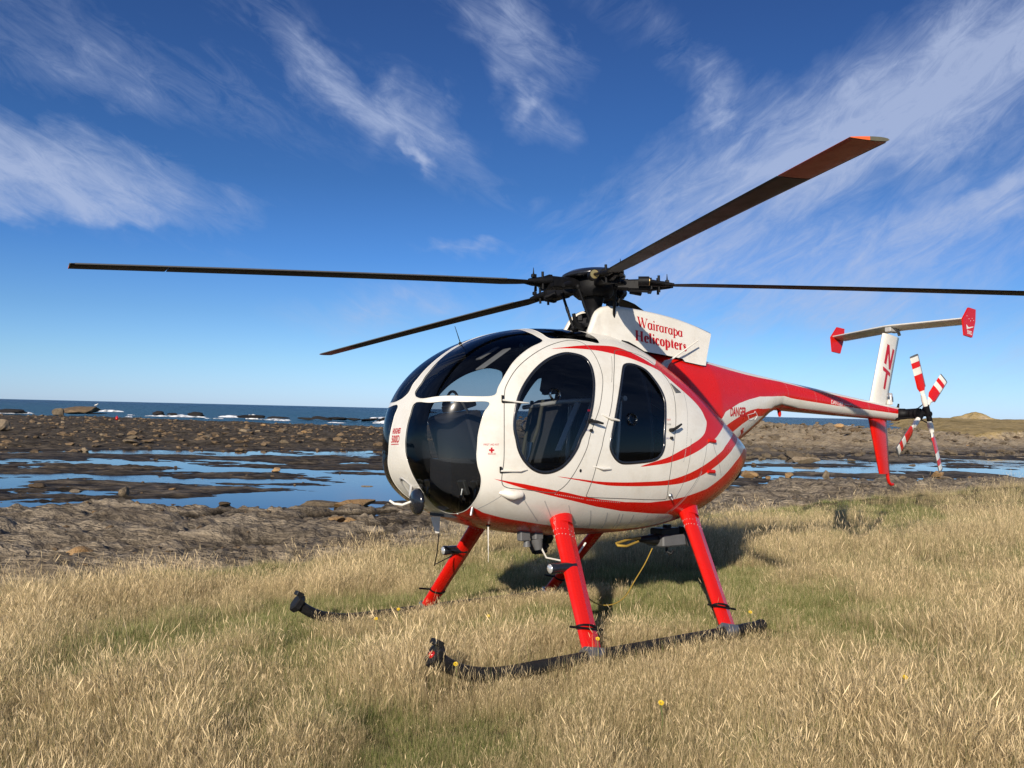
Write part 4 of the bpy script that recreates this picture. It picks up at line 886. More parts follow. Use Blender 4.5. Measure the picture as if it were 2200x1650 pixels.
# fin letters N and T, drawn along the lean of the fin
def fin_poly(polys, name, m, y=.0):
    mb = MB()
    for k, pl in enumerate(polys):
        mb.add([Vector((x, y + .0006 * k, z)) for x, z in pl], [list(range(len(pl)))], 0, False)
    return mb.build(name, m, fin, (0, 0, 0))
def fin_thick(x, z):
    t = (z + .883) / .82; le = -4.07 - .327 * t; ch = .342; u = min(max((le - x) / ch, 0.001), 1)
    th = (.058 - .006 * t); return th * (1.485 * math.sqrt(u) - .63 * u - 1.758 * u * u + 1.4215 * u ** 3 - .5075 * u ** 4) + .003
def bar(p, q, w, horiz=False):
    p, q = Vector(p), Vector(q); n = Vector((w, 0)) if not horiz else Vector((0, w)); return [tuple(p), tuple(p + n), tuple(q + n), tuple(q)]
def fin_letter(bars):
    mb = MB()
    for k, (a, b, w, hz) in enumerate(bars):
        a, b = Vector(a), Vector(b); n = 8; V = []
        for i in range(n + 1):
            p = a.lerp(b, i / n); q = p + (Vector((-w, -w * .38)) if not hz else Vector((0, -w)))
            V += [Vector((p.x, fin_thick(p.x, p.y) + .0003 * k, p.y)), Vector((q.x, fin_thick(q.x, q.y) + .0003 * k, q.y))]
        mb.add(V, [(2 * i, 2 * i + 1, 2 * i + 3, 2 * i + 2) for i in range(n)], 0, False)
    return mb.build('lettering', 'red_print', fin, (0, 0, 0))
fin_letter([((-4.440, -.185), (-4.350, -.415), .046, False), ((-4.560, -.232), (-4.450, -.475), .046, False), ((-4.445, -.19), (-4.452, -.462), .040, False)])
fin_letter([((-4.325, -.455), (-4.49, -.522), .048, True), ((-4.392, -.50), (-4.315, -.71), .046, False)])
# port end plate: wing arrow and type number, white
ep = MB(); yy = .8335
ep.add([Vector((x, yy, z)) for x, z in ((-4.655, -.045), (-4.70, -.075), (-4.81, -.058), (-4.80, -.068), (-4.72, -.088), (-4.66, -.098))], [(0, 1, 5), (1, 2, 3, 4, 5)], 0, False)
ep.build('wing_emblem', 'white_print', stab, (0, 0, 0))
for x, z in ((-4.68, .05), (-4.72, .02), (-4.75, -.0), (-4.79, .03), (-4.82, .01)):
    MB().add([Vector((x + .006 * math.cos(k * 1.257), yy, z + .006 * math.sin(k * 1.257))) for k in range(5)], [list(range(5))], 0, False).build('star_mark', 'white_print', stab, (0, 0, 0))
lettering('lettering', '500D', 'white_print', stab, lambda a, b: Vector((-4.665 - .105 * a, yy, -.150 + .045 * b - .012 * a)), .02)
# danger marks on the boom
def boom_z(x, z, off=.002):
    t, b, w = boom_par(x); return boom(x, math.asin(max(-1, min(1, (z - (t + b) / 2) / ((t - b) / 2)))), off)
lettering('lettering', 'DANGER', 'red_print', tb, lambda a, b: boom_z(-1.335 - .29 * a, -1.125 + .085 * b + .012 * a, .003), .035)
lettering('lettering', 'DANGER', 'white_print', tb, lambda a, b: boom_z(-3.17 - .22 * a, -.937 + .045 * b - .017 * a, .002), .0)
def outline(pts, name, m, w=.006, closed=True):
    mb = MB(); P = resample(np.array(pts, float), .025, closed); n = len(P)
    mb2 = [boom_z(float(x), float(z), .002) for x, z in P]; mb.tube(mb2 + ([mb2[0]] if closed else []), w / 2, 4); return mb.build(name, m, tb, (0, 0, 0))
outline([(-3.42, -.928), (-3.53, -.936), (-3.53, -.918), (-3.605, -.953), (-3.53, -.978), (-3.53, -.962), (-3.42, -.952)], 'danger_arrow', 'white_print')
outline([(-1.66, -1.10), (-1.80, -1.075), (-1.79, -1.055), (-1.87, -1.10), (-1.82, -1.155), (-1.82, -1.125), (-1.71, -1.15)], 'danger_arrow', 'white_print')
da = MB(); da.add([boom_z(x, z, .003) for x, z in ((-1.625, -1.10), (-1.665, -1.10), (-1.635, -1.245), (-1.605, -1.245))], [(0, 1, 2, 3)], 0, False); da.add([boom_z(x, z, .003) for x, z in ((-1.575, -1.235), (-1.665, -1.255), (-1.60, -1.335))], [(0, 1, 2)], 0, False)
da.build('danger_arrow', 'red_print', tb, (0, 0, 0))
# ------------------------------------------------------------------ ground, reef and sea
_perm = np.random.default_rng(5).random((512, 512))
def vnoise(x, y):
    xi = np.floor(x).astype(int); yi = np.floor(y).astype(int); fx = x - xi; fy = y - yi
    fx = fx * fx * fx * (fx * (fx * 6 - 15) + 10); fy = fy * fy * fy * (fy * (fy * 6 - 15) + 10)
    g = lambda a, b: _perm[a % 512, b % 512]
    return (g(xi, yi) * (1 - fx) + g(xi + 1, yi) * fx) * (1 - fy) + (g(xi, yi + 1) * (1 - fx) + g(xi + 1, yi + 1) * fx) * fy
def fbm(x, y, o=5, gain=.5):
    r = np.zeros_like(x); a = 1; t = 0
    for k in range(o):
        r += a * (vnoise(x + 17.3 * k, y + 9.1 * k) - .5); t += a; a *= gain; x, y = x * 2.03 + .3 * y * 0, y * 2.03
    return r / t * 2
def sstep(a, b, x): t = np.clip((x - a) / (b - a), 0, 1); return t * t * (3 - 2 * t)
def st_of(x, y): return .84 * x + .54 * y, -.54 * x + .84 * y     # along and away from the shore
SEA_Z = -1.62
def grass_z(x, y):
    s, t = st_of(x, y); tc = np.clip(t, -40, 30)
    z = .04 - .066 * (np.clip(tc, 2.6, 10.2) - 4.4) - .02 * np.minimum(tc - 2.6, 0) * .6
    z = z + np.clip(.024 * (s - 5), -.25, .45) * sstep(4, 10, t) + .05 * fbm(x * .35, y * .35, 3) * (1 - .75 * np.exp(-((x - .5) ** 2 + (y - 6.5) ** 2) / 6)) + .025 * fbm(x * 1.3, y * 1.3, 2)
    edge = 10.9 + .9 * fbm(s * .22, s * .05 + 3, 3) + .35 * fbm(s * .9, s * .1, 2) - .02 * np.clip(s - 8, 0, 30) * 0
    return z - 2.4 * sstep(edge, edge + 2.2, t), edge - t
def reef_z(x, y):
    s, t = st_of(x, y)
    n1 = fbm(x * .13, y * .13, 4); n2 = fbm(x * .9 + 5, y * .9, 4); n3 = fbm(x * 3.1, y * 3.1 + 7, 3)
    # bedded rock: tilted layers that weather into low steps
    w = t * .55 + s * .16 + 1.6 * n1 + .5 * n2; lay = w * 2.2; fr = lay - np.floor(lay); step = (fr ** .55) * (1 - sstep(.86, 1, fr))
    blocky = np.abs(fbm(s * .5, t * 1.1, 4))
    v = 5.0 * fbm(s * .13 + 2, t * .42, 6, .5) + .22 * t; vf = v - np.floor(v); slab = np.floor(v) + sstep(.80, 1.0, vf)
    v2 = 9 * fbm(s * .55 + 9, t * 1.5, 5, .55) + .1 * t; slab2 = np.floor(v2) + sstep(.82, 1.0, v2 - np.floor(v2))
    rough = .10 * (slab - .22 * t) + .045 * (slab2 - .1 * t) + .03 * n2 + .025 * n3 - .07 * (1 - sstep(0, .06, blocky))
    wob = 3.2 * fbm(s * .08 + 4, t * .05, 3)
    shelf = -1.20 - .012 * (t - 13) + rough + .14 * n1
    pool = -1.620 + .21 * fbm(x * .18, y * .33, 6, .60) + .085 * fbm(x * .5 + 11, y * .85, 4, .55)
    isl = .22 * sstep(.22, .6, fbm(x * .09 + 31, y * .14, 3)) * (.4 + rough * 2.2)
    far_ = -1.42 + .14 * n2 + .13 * n1 + .06 * (slab2 - .1 * t) * .5 + .10 * step
    e1 = 24.8 + .55 * wob + 1.6 * sstep(-10, -4, s) - 1.8 * sstep(8, 16, s)
    h = shelf * (1 - sstep(e1, e1 + 1.6, t)) + (pool + isl) * sstep(e1, e1 + 1.6, t)
    ch = np.exp(-((t - e1 - 3.4) / 1.7) ** 2) * sstep(30, -2, s); h = h - .22 * ch
    rk = np.exp(-((t - e1 - 7.5) / 2.2) ** 2) * sstep(6, -6, s + 2 * n1) ; h = h + rk * (.20 + .5 * rough)
    ef = 60 + 2.5 * wob - 6 * sstep(30, 70, s)
    f = sstep(ef, ef + 10, t); h = h * (1 - f) + far_ * f
    o = sstep(112, 135, t + 6 * n1 - 1.75 * np.clip(60 - s, 0, 40)); h = h - o * 1.5
    # pale rocky spit on the right
    b = sstep(44, 70, s + 5 * n1) * sstep(47, 58, t + 3 * n1 + 2 * n2) * (1 - sstep(100, 118, t + 4 * n1)) * (1 - sstep(122, 140, s)); h = h + b * (.75 + .45 * n2 + .35 * step + .5 * n1 + .8 * sstep(60, 84, t))
    gz, ed = grass_z(x, y); under = sstep(-.6, .6, ed); h = h * (1 - under) + (gz - .35) * under
    bank = sstep(3.0, .2, -ed) * (1 - under); h = h + bank * .35
    return h
def polar_sheet(name, a0, a1, na, r, zf, m, **kw):
    """ground sheet, finer near the grass and coarser towards the horizon"""
    A = np.radians(np.linspace(a0, a1, na)); X = np.outer(r, np.sin(A)); Y = np.outer(r, np.cos(A)); Z = zf(X, Y)
    V = np.stack([X, Y, Z], -1).reshape(-1, 3); i = np.arange(len(r) - 1)[:, None] * na + np.arange(na - 1)[None]; Fq = np.stack([i, i + 1, i + na + 1, i + na], -1).reshape(-1, 4)[:, ::-1]
    me = bpy.data.meshes.new(name); me.vertices.add(len(V)); me.vertices.foreach_set('co', V.ravel()); me.loops.add(Fq.size); me.loops.foreach_set('vertex_index', Fq.ravel())
    me.polygons.add(len(Fq)); me.polygons.foreach_set('loop_start', np.arange(0, Fq.size, 4)); me.update(); me.polygons.foreach_set('use_smooth', [True] * len(Fq)); me.validate()
    o = link(name, me, m)
    for k, v in kw.items(): o[k] = v
    return o

def rock_material():
    m = bpy.data.materials.new('wet_reef_rock'); m.use_nodes = True; T = NT(m.node_tree); b = m.node_tree.nodes['Principled BSDF']
    g = T.n('ShaderNodeNewGeometry'); pos = g.outputs['Position']; sp = T.n('ShaderNodeSeparateXYZ'); T.l(pos, sp.inputs[0])
    t = T.m('ADD', T.m('MULTIPLY', sp.outputs[0], -.54), T.m('MULTIPLY', sp.outputs[1], .84)); s = T.m('ADD', T.m('MULTIPLY', sp.outputs[0], .84), T.m('MULTIPLY', sp.outputs[1], .54))
    big = T.noise(pos, .22, 5, .6, .6); mid = T.noise(pos, 1.3, 6, .62, .3); fine = T.noise(pos, 9, 5, .65)
    bed = T.noise(T.mapping(pos, rot=(0, 0, math.radians(-33)), scale=(.26, 2.6, 3.4)), 0.68, 7, .62, .0)
    vo = T.n('ShaderNodeTexVoronoi', feature='DISTANCE_TO_EDGE'); vo.inputs['Scale'].default_value = .8
    wv = T.n('ShaderNodeVectorMath', operation='ADD'); T.l(T.mapping(pos, rot=(0, 0, math.radians(-33)), scale=(.42, 2.1, 1.2)), wv.inputs[0]); sc_ = T.n('ShaderNodeVectorMath', operation='SCALE'); T.l(T.noise(pos, 1.1, 4, .6, out=1), sc_.inputs[0]); sc_.inputs['Scale'].default_value = 1.3; T.l(sc_.outputs[0], wv.inputs[1]); T.l(wv.outputs[0], vo.inputs['Vector'])
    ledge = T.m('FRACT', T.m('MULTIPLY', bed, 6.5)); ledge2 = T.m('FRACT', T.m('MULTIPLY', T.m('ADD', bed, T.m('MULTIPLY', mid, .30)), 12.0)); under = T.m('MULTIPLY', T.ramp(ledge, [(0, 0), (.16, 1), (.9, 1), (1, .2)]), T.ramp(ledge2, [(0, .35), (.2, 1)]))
    crack = T.ramp(vo.outputs['Distance'], [(0, 0), (.06, 1)])
    mixn = T.m('ADD', T.m('MULTIPLY', bed, .55), T.m('ADD', T.m('MULTIPLY', mid, .3), T.m('MULTIPLY', fine, .15)))
    dry = T.mix(T.ramp(mixn, [(.38, 0), (.60, 1)]), (.13, .10, .068), (.46, .375, .265))
    dry = T.mix(T.ramp(big, [(.52, 0), (.7, 1)]), dry, T.mix(T.ramp(mixn, [(.38, 0), (.64, 1)]), (.095, .068, .042), (.31, .24, .155)))
    dry = T.mix(T.m('MULTIPLY', T.m('SUBTRACT', 1.0, crack), .5), dry, (.03, .025, .021))
    dry = T.mix(T.m('MULTIPLY', T.m('SUBTRACT', 1.0, under), .72), dry, (.028, .022, .017))  # shade of the undercut ledges, painted dark into the rock colour
    weed = T.mix(T.ramp(mid, [(.40, 0), (.66, 1)]), (.016, .013, .009), (.060, .043, .027))
    h = sp.outputs[2]; wet = T.ramp(T.m('ADD', T.m('MULTIPLY', T.m('ADD', h, 1.62), 3.3), T.m('MULTIPLY', T.m('SUBTRACT', mid, .5), .75)), [(.05, 1), (.62, 0)])
    farw = T.m('MULTIPLY', T.ramp(T.m('DIVIDE', t, 100), [(.27, 0), (.36, 1)]), T.ramp(T.m('DIVIDE', s, 100), [(.44, 1), (.72, 0)]))
    wet2 = T.m('MAXIMUM', wet, T.m('MULTIPLY', farw, T.ramp(T.m('ADD', T.m('MULTIPLY', mid, .6), T.m('MULTIPLY', big, .4)), [(.34, 1), (.68, .45)])))
    spit = T.m('MULTIPLY', T.ramp(T.m('DIVIDE', s, 100), [(.40, 0), (.58, 1)]), T.ramp(T.m('ADD', h, 1.6), [(.3, 0), (.75, 1)]))
    col = T.mix(T.m('MULTIPLY', wet2, .93), T.mix(spit, dry, T.mix(T.ramp(mixn, [(.38, 0), (.62, 1)]), (.30, .215, .125), (.60, .485, .32))), weed)
    T.l(col, b.inputs['Base Color']); T.l(T.ramp(wet, [(0, .88), (1, .62)]), b.inputs['Roughness'])
    T.l(T.ramp(wet2, [(0, .30), (1, .07)]), b.inputs['Specular IOR Level'])
    bp = T.n('ShaderNodeBump'); bp.inputs['Strength'].default_value = .8; bp.inputs['Distance'].default_value = .20
    T.l(T.m('ADD', T.m('ADD', T.m('ADD', T.m('MULTIPLY', ledge, .45), T.m('MULTIPLY', ledge2, .2)), T.m('MULTIPLY', fine, .3)), T.m('MULTIPLY', crack, .10)), bp.inputs['Height']); T.l(bp.outputs[0], b.inputs['Normal'])
    return m
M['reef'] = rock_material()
rr = [7.0]
while rr[-1] < 420: rr.append(rr[-1] * (1.0052 if rr[-1] < 48 else 1.011))
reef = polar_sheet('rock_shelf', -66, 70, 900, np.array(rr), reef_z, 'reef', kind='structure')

def sea_material():
    m = bpy.data.materials.new('sea_water'); m.use_nodes = True; T = NT(m.node_tree); b = m.node_tree.nodes['Principled BSDF']
    g = T.n('ShaderNodeNewGeometry'); pos = g.outputs['Position']; sp = T.n('ShaderNodeSeparateXYZ'); T.l(pos, sp.inputs[0])
    t = T.m('ADD', T.m('MULTIPLY', sp.outputs[0], -.54), T.m('MULTIPLY', sp.outputs[1], .84))
    off = T.ramp(T.m('DIVIDE', t, 400), [(.26, 0), (.36, 1)])
    deep = T.ramp(T.m('DIVIDE', t, 3000), [(.05, 0), (.5, 1)])
    patch = T.noise(T.mapping(pos, rot=(0, 0, math.radians(-20)), scale=(.25, 1, 1)), .02, 4, .6)
    col = T.mix(deep, T.mix(T.ramp(patch, [(.4, 0), (.65, 1)]), (.010, .060, .085), (.008, .042, .070)), (.004, .024, .055))
    T.l(T.mix(off, (.010, .016, .018), col), b.inputs['Base Color'])
    b.inputs['IOR'].default_value = 1.333; T.l(T.m('ADD', .035, T.m('MULTIPLY', off, .22)), b.inputs['Roughness'])
    T.l(T.m('SUBTRACT', .5, T.m('MULTIPLY', off, .43)), b.inputs['Specular IOR Level'])
    rip = T.noise(T.mapping(pos, rot=(0, 0, math.radians(-25)), scale=(1, 2.2, 1)), 2.6, 3, .55); swell = T.noise(T.mapping(pos, rot=(0, 0, math.radians(-12)), scale=(.3, 1, 1)), .35, 6, .65)
    ruff = T.ramp(T.noise(pos, .07, 2, .5), [(.45, .05), (.62, 1)])
    b1 = T.n('ShaderNodeBump'); b1.inputs['Distance'].default_value = .02; T.l(T.m('MULTIPLY', ruff, .38), b1.inputs['Strength']); T.l(rip, b1.inputs['Height'])
    b2 = T.n('ShaderNodeBump'); b2.inputs['Distance'].default_value = 1.6; T.l(T.m('MULTIPLY', off, 1.0), b2.inputs['Strength']); T.l(swell, b2.inputs['Height']); T.l(b1.outputs[0], b2.inputs['Normal'])
    T.l(b2.outputs[0], b.inputs['Normal']); return m
M['sea'] = sea_material()
rs_ = np.r_[np.geomspace(14, 400, 60), np.geomspace(440, 40000, 40)]
polar_sheet('sea', -88, 80, 100, rs_, lambda x, y: np.full_like(x, SEA_Z), 'sea', kind='structure')

def soil_material():
    m = bpy.data.materials.new('thatch_and_soil'); m.use_nodes = True; T = NT(m.node_tree); b = m.node_tree.nodes['Principled BSDF']
    pos = T.n('ShaderNodeNewGeometry').outputs['Position']; a = T.noise(pos, 1.1, 5, .6); f = T.noise(pos, 30, 4, .7)
    c = T.mix(T.ramp(f, [(.35, 0), (.65, 1)]), (.055, .042, .022), (.15, .115, .06)); c = T.mix(T.ramp(a, [(.45, 0), (.62, .6)]), c, (.05, .058, .018))
    T.l(c, b.inputs['Base Color']); b.inputs['Roughness'].default_value = .95; b.inputs['Specular IOR Level'].default_value = .1
    bp = T.n('ShaderNodeBump'); bp.inputs['Strength'].default_value = .8; bp.inputs['Distance'].default_value = .03; T.l(f, bp.inputs['Height']); T.l(bp.outputs[0], b.inputs['Normal']); return m
M['soil'] = soil_material()
gx = np.linspace(-26, 100, 330); gy = np.linspace(-14, 48, 240); GX, GY = np.meshgrid(gx, gy); GZ, ED = grass_z(GX, GY)
GV = np.stack([GX, GY, GZ], -1).reshape(-1, 3); i_ = np.arange(239)[:, None] * 330 + np.arange(329)[None]; GF = np.stack([i_, i_ + 1, i_ + 331, i_ + 330], -1).reshape(-1, 4)
gok = (ED.reshape(-1)[GF] > -3.2).all(1); GF = GF[gok]
me = bpy.data.meshes.new('ground'); me.from_pydata(GV.tolist(), [], GF.tolist()); me.update(); me.polygons.foreach_set('use_smooth', [True] * len(GF))
link('ground', me, 'soil')['kind'] = 'structure'

# ---- headland far right and the hill on it
def head_z(x, y):
    s, t = st_of(x, y); n1 = fbm(x * .03, y * .03, 4); n2 = fbm(x * .2, y * .2, 4)
    front = 56 - .10 * (s - 130) + 6 * n1 + 1.4 * n2 + 1.2 * np.abs(fbm(s * .25, t * .02, 3))
    side_ = sstep(0, 16, x - .455 * y + 9 * n1) * sstep(96, 112, s)
    cliff = sstep(front, front + 1.2, t) * side_; rise = sstep(front, front + 110, t)
    return -2.2 + cliff * (2.0 + .28 * n2 + .5 * n1) + rise * side_ * (1.55 + .55 * n1) + .12 * n2 + .8 * sstep(front - 8, front, t) * side_ * .8
def land_material():
    m = bpy.data.materials.new('dry_headland'); m.use_nodes = True; T = NT(m.node_tree); b = m.node_tree.nodes['Principled BSDF']
    g = T.n('ShaderNodeNewGeometry'); pos = g.outputs['Position']; sp = T.n('ShaderNodeSeparateXYZ'); T.l(g.outputs['Normal'], sp.inputs[0])
    n1 = T.noise(pos, .12, 5, .6); n2 = T.noise(pos, 1.2, 5, .65); n3 = T.noise(T.mapping(pos, scale=(1, 1, 6)), .6, 5, .65)
    gr_ = T.mix(T.ramp(T.m('ADD', T.m('MULTIPLY', n1, .5), T.m('MULTIPLY', n2, .5)), [(.40, 0), (.62, 1)]), (.20, .15, .06), (.54, .395, .19))
    gr_ = T.mix(T.ramp(n1, [(.55, 0), (.66, .8)]), gr_, (.17, .13, .058))
    rk = T.mix(T.ramp(n3, [(.36, 0), (.64, 1)]), (.20, .145, .085), (.50, .40, .26)); rk = T.mix(T.ramp(n2, [(.54, 0), (.66, .7)]), rk, (.10, .08, .055))
    T.l(T.mix(T.ramp(sp.outputs[2], [(.72, 0), (.88, 1)]), rk, gr_), b.inputs['Base Color']); b.inputs['Roughness'].default_value = .95; b.inputs['Specular IOR Level'].default_value = .1
    bp = T.n('ShaderNodeBump'); bp.inputs['Strength'].default_value = .7; bp.inputs['Distance'].default_value = .4; T.l(n2, bp.inputs['Height']); T.l(bp.outputs[0], b.inputs['Normal']); return m
M['land'] = land_material()
hr = np.geomspace(95, 900, 300)
polar_sheet('headland', 14, 80, 500, hr, head_z, 'land', kind='structure')
def mound(name, cx, cy, rad, hgt, base, m, seed, n=40, rings=22, sharp=.8):
    r_ = np.random.default_rng(seed); V = []; Fs = []
    for i in range(rings + 1):
        f = i / rings
        for k in range(n):
            a = 2 * math.pi * k / n; rr_ = rad * f * (1 + .22 * math.sin(2 * a + seed) + .12 * math.sin(5 * a + seed * 2)); x, y = cx + rr_ * math.cos(a), cy + rr_ * math.sin(a)
            nz = float(fbm(np.array([x * 3.2 / rad + seed]), np.array([y * 3.2 / rad]), 5)[0])
            V.append((x, y, base + hgt * ((1 - f) ** sharp * (1 + .22 * nz) + .24 * nz * f * (1 - f))))
    for i in range(rings):
        for k in range(n): Fs.append([i * n + k, (i + 1) * n + k, (i + 1) * n + (k + 1) % n, i * n + (k + 1) % n])
    return MB().add(V, Fs, 0, True).build(name, m, None)
hill = mound('hill', 250, 452, 13.0, 6.4, .6, 'land', 3, sharp=.75); hill['kind'] = 'structure'
h2 = mound('hill', 206, 430, 11.0, 2.6, .6, 'land', 5, sharp=.8); h2['kind'] = 'structure'

# ---- boulders and stones
def stone_material(name, a, b_, c_):
    m = bpy.data.materials.new(name); m.use_nodes = True; T = NT(m.node_tree); b = m.node_tree.nodes['Principled BSDF']
    tcn = T.n('ShaderNodeTexCoord'); oi = T.n('ShaderNodeObjectInfo'); n1 = T.noise(tcn.outputs['Object'], 1.6, 6, .65, .3); n2 = T.noise(tcn.outputs['Object'], 7, 5, .65)
    col = T.mix(T.ramp(T.m('ADD', T.m('MULTIPLY', n1, .6), T.m('MULTIPLY', n2, .4)), [(.36, 0), (.64, 1)]), a, b_); col = T.mix(T.m('MULTIPLY', T.ramp(n1, [(.5, 0), (.7, 1)]), .7), col, c_)
    hv = T.n('ShaderNodeHueSaturation'); T.l(T.m('ADD', .62, T.m('MULTIPLY', oi.outputs['Random'], .75)), hv.inputs['Value']); T.l(col, hv.inputs['Color'])
    T.l(hv.outputs[0], b.inputs['Base Color']); b.inputs['Roughness'].default_value = .85; b.inputs['Specular IOR Level'].default_value = .25
    bp = T.n('ShaderNodeBump'); bp.inputs['Strength'].default_value = .8; bp.inputs['Distance'].default_value = .12; T.l(n2, bp.inputs['Height']); T.l(bp.outputs[0], b.inputs['Normal']); return m
M['tan_stone'] = stone_material('tan_sandstone', (.13, .095, .06), (.34, .265, .17), (.10, .08, .06))
M['orange_stone'] = stone_material('orange_sandstone', (.26, .145, .06), (.50, .33, .16), (.20, .13, .08))
M['black_stone'] = stone_material('black_wet_rock', (.012, .011, .010), (.035, .030, .026), (.02, .018, .014))
M['brown_stone'] = stone_material('brown_rock', (.085, .056, .032), (.23, .16, .09), (.055, .04, .028))
def stone_mesh(seed, flat=.6, sub=3):
    bm = bmesh.new(); bmesh.ops.create_icosphere(bm, subdivisions=sub, radius=1); r_ = random.Random(seed)
    pl = [(Vector((r_.gauss(0, 1), r_.gauss(0, 1), r_.gauss(0, .8))).normalized(), r_.uniform(.42, .82)) for _ in range(13)]
    for v in bm.verts:
        p = v.co.copy()
        for n, d in pl:
            k = p.dot(n)
            if k > d: p -= n * (k - d) * .96
        nz = float(fbm(np.array([p.x * 1.7 + seed * 3 + p.z]), np.array([p.y * 1.7 + p.z * 1.3]), 4)[0]); p *= 1 + .22 * nz; p.z *= flat; v.co = p
    me = bpy.data.meshes.new('stone'); bm.to_mesh(me); bm.free(); me.polygons.foreach_set('use_smooth', [False] * len(me.polygons)); return me
stones = {}
def stone_me(kind, k, flat=.6):
    key = (kind, k)
    if key not in stones:
        me = stone_mesh(k * 7 + 3, flat, 3); me.materials.append(M[kind]); stones[key] = me
    return stones[key]
def put_stone(name, kind, k, x, y, size, label, cat, group=None, z=None, sink=.25, rot=None, sc_=(1, 1, 1)):
    o = bpy.data.objects.new(name, stone_me(kind, k)); COL.objects.link(o)
    if z is None: z = max(float(reef_z(np.array([float(x)]), np.array([float(y)]))[0]), SEA_Z - .1)
    o.location = (x, y, z + size * .35 * sc_[2] * (1 - sink * 1.4)); o.scale = (size * sc_[0], size * sc_[1], size * sc_[2]); o.rotation_euler = (random.uniform(-.1, .1), random.uniform(-.1, .1), random.uniform(0, 6.28) if rot is None else rot)
    return tag(o, label, cat, group)
U = EYE; k_ = lambda x, y: (x * 1.0, y * 1.0)
put_stone('stone', 'orange_stone', 0, -9.5, 16.5, .15, 'small orange stone on the rock shelf just left of the larger tan stone', 'stone')
put_stone('stone', 'tan_stone', 1, -9.2, 16.6, .30, 'pale tan pointed stone on the rock shelf beyond the grass, at far left', 'stone')
put_stone('stone', 'orange_stone', 2, -8.6, 16.9, .28, 'squarish orange sandstone block beside the tall grass tuft at left', 'stone')
put_stone('stone', 'orange_stone', 3, -6.2, 21.0, .22, 'rounded orange stone alone in the middle of the grey rock shelf', 'stone')
put_stone('stone', 'orange_stone', 4, -4.6, 22.4, .26, 'brown stone left of the pair by the small pool on the rock shelf', 'stone')
put_stone('stone', 'orange_stone', 1, -4.25, 22.6, .24, 'bright yellow-brown stone right of the pair by the small pool', 'stone')
put_stone('stone', 'tan_stone', 5, -6.2, 28.3, .75, 'flat tan rock slab at the water edge left of the helicopter nose', 'stone', None, None, .2, .5, (1.2, .6, .5))
put_stone('stone', 'orange_stone', 6, -5.2, 28.1, .85, 'long orange sandstone slab at the water edge nearest the helicopter nose', 'stone', None, None, .15, .55, (1.3, .5, .45))
put_stone('stone', 'tan_stone', 0, -13.4, 29.2, .27, 'upright pale boulder standing on the low reef island in the pools', 'boulder', None, None, .1, None, (.9, .9, 1.3))
put_stone('stone', 'orange_stone', 5, -11.7, 42.0, .34, 'lone smooth yellow boulder sitting in the shallow tidal pools', 'boulder', None, SEA_Z, .1, None, (1.2, .9, .9))
put_stone('stone', 'tan_stone', 2, -47.5, 78, 1.0, 'large rounded tan boulder on the dark reef at the left picture edge', 'boulder', None, None, 0, None, (1.2, 1, 1.1))
put_stone('stone', 'orange_stone', 4, 12.9, 45, .52, 'tan pyramid-shaped boulder in the pool just behind the fuselage tail end', 'boulder', None, SEA_Z, .05, None, (1, 1, 1.1))
put_stone('stone', 'orange_stone', 3, 15.4, 46.3, .34, 'small orange boulder in the pool between the tan boulder and the ventral fin', 'boulder', None, SEA_Z, .1)
put_stone('stone', 'tan_stone', 6, 18.0, 47.8, .36, 'small pointed tan boulder at the pool edge left of the ventral fin', 'boulder', None, SEA_Z, .1, None, (.8, .8, 1.2))
put_stone('stone', 'orange_stone', 6, 25.2, 49.4, .55, 'long yellow boulder below the lowest tail rotor blade', 'boulder', None, SEA_Z, .1, .4, (1.4, .8, .8))
put_stone('stone', 'tan_stone', 3, 41.5, 104, 1.5, 'big pale boulder in the pools under the tail boom', 'boulder', None, SEA_Z, .1, None, (1.0, 1, 1))
put_stone('stone', 'tan_stone', 4, 21.7, 61.5, .9, 'low tan boulder in the pools right of the fuselage, with a rounded top', 'boulder', None, SEA_Z, .1, .2, (1.3, .8, .8))
put_stone('stone', 'tan_stone', 5, 23.5, 69, 1.0, 'twin-humped tan boulder in the pools behind the fuselage end', 'boulder', None, SEA_Z, .1, .9, (1.4, .8, .8))
gull_rock = put_stone('stone', 'brown_stone', 2, -90.5, 176, 4.0, 'big brown rounded rock by the breakers with a gull on top', 'rock', None, SEA_Z + .5, 0, 0, (1.45, 1.1, .44))
put_stone('stone', 'tan_stone', 8, -86.5, 160, 1.5, 'tan rock stack left of the big brown gull rock', 'rock', None, SEA_Z + .3, 0, .3, (.9, .9, 1.05))
for x, y, sz, sx, zz, lb in ((-86.4, 205, 2.3, 1.1, 1.0, 'leftmost of the three black rocks in surf right of the brown gull rock'), (-83.2, 206, 1.6, 1.2, .9, 'smallest black rock in surf, middle of three right of the gull rock'), (-77.3, 205, 2.3, 1.5, 1.0, 'rightmost of the three black rocks in surf right of the gull rock'),
                             (-112.5, 188, 3.2, 1.9, .62, 'flat black rock awash in the breakers at the left picture edge'), (-98, 196, 2.2, 2.4, .34, 'thin black rock barely above the sea at left'),
                             (-58.5, 189, 2.4, 2.0, .72, 'black humped rock with surf breaking on its left side'), (-53.0, 192, 2.1, 1.8, .72, 'black rock joined to the humped rock in the surf')):
    put_stone('sea_rock', 'black_stone', (int(sz * 10) + 2) % 9, x, y, sz, lb, 'rock', None, SEA_Z + .25, 0, 0.1, (sx * .85, 1, zz * .46))
for j in range(7):
    put_stone('sea_rock', 'black_stone', (j * 5) % 9, -47.5 + j * 3.6, 195 + (j % 3), 1.7 + .3 * (j % 3), 'black rock in the long low row of surf rocks left of the helicopter nose', 'rock', 'row of black surf rocks', SEA_Z + .2, 0, 0.1, (1.5, .9, .30 + .10 * (j % 2)))
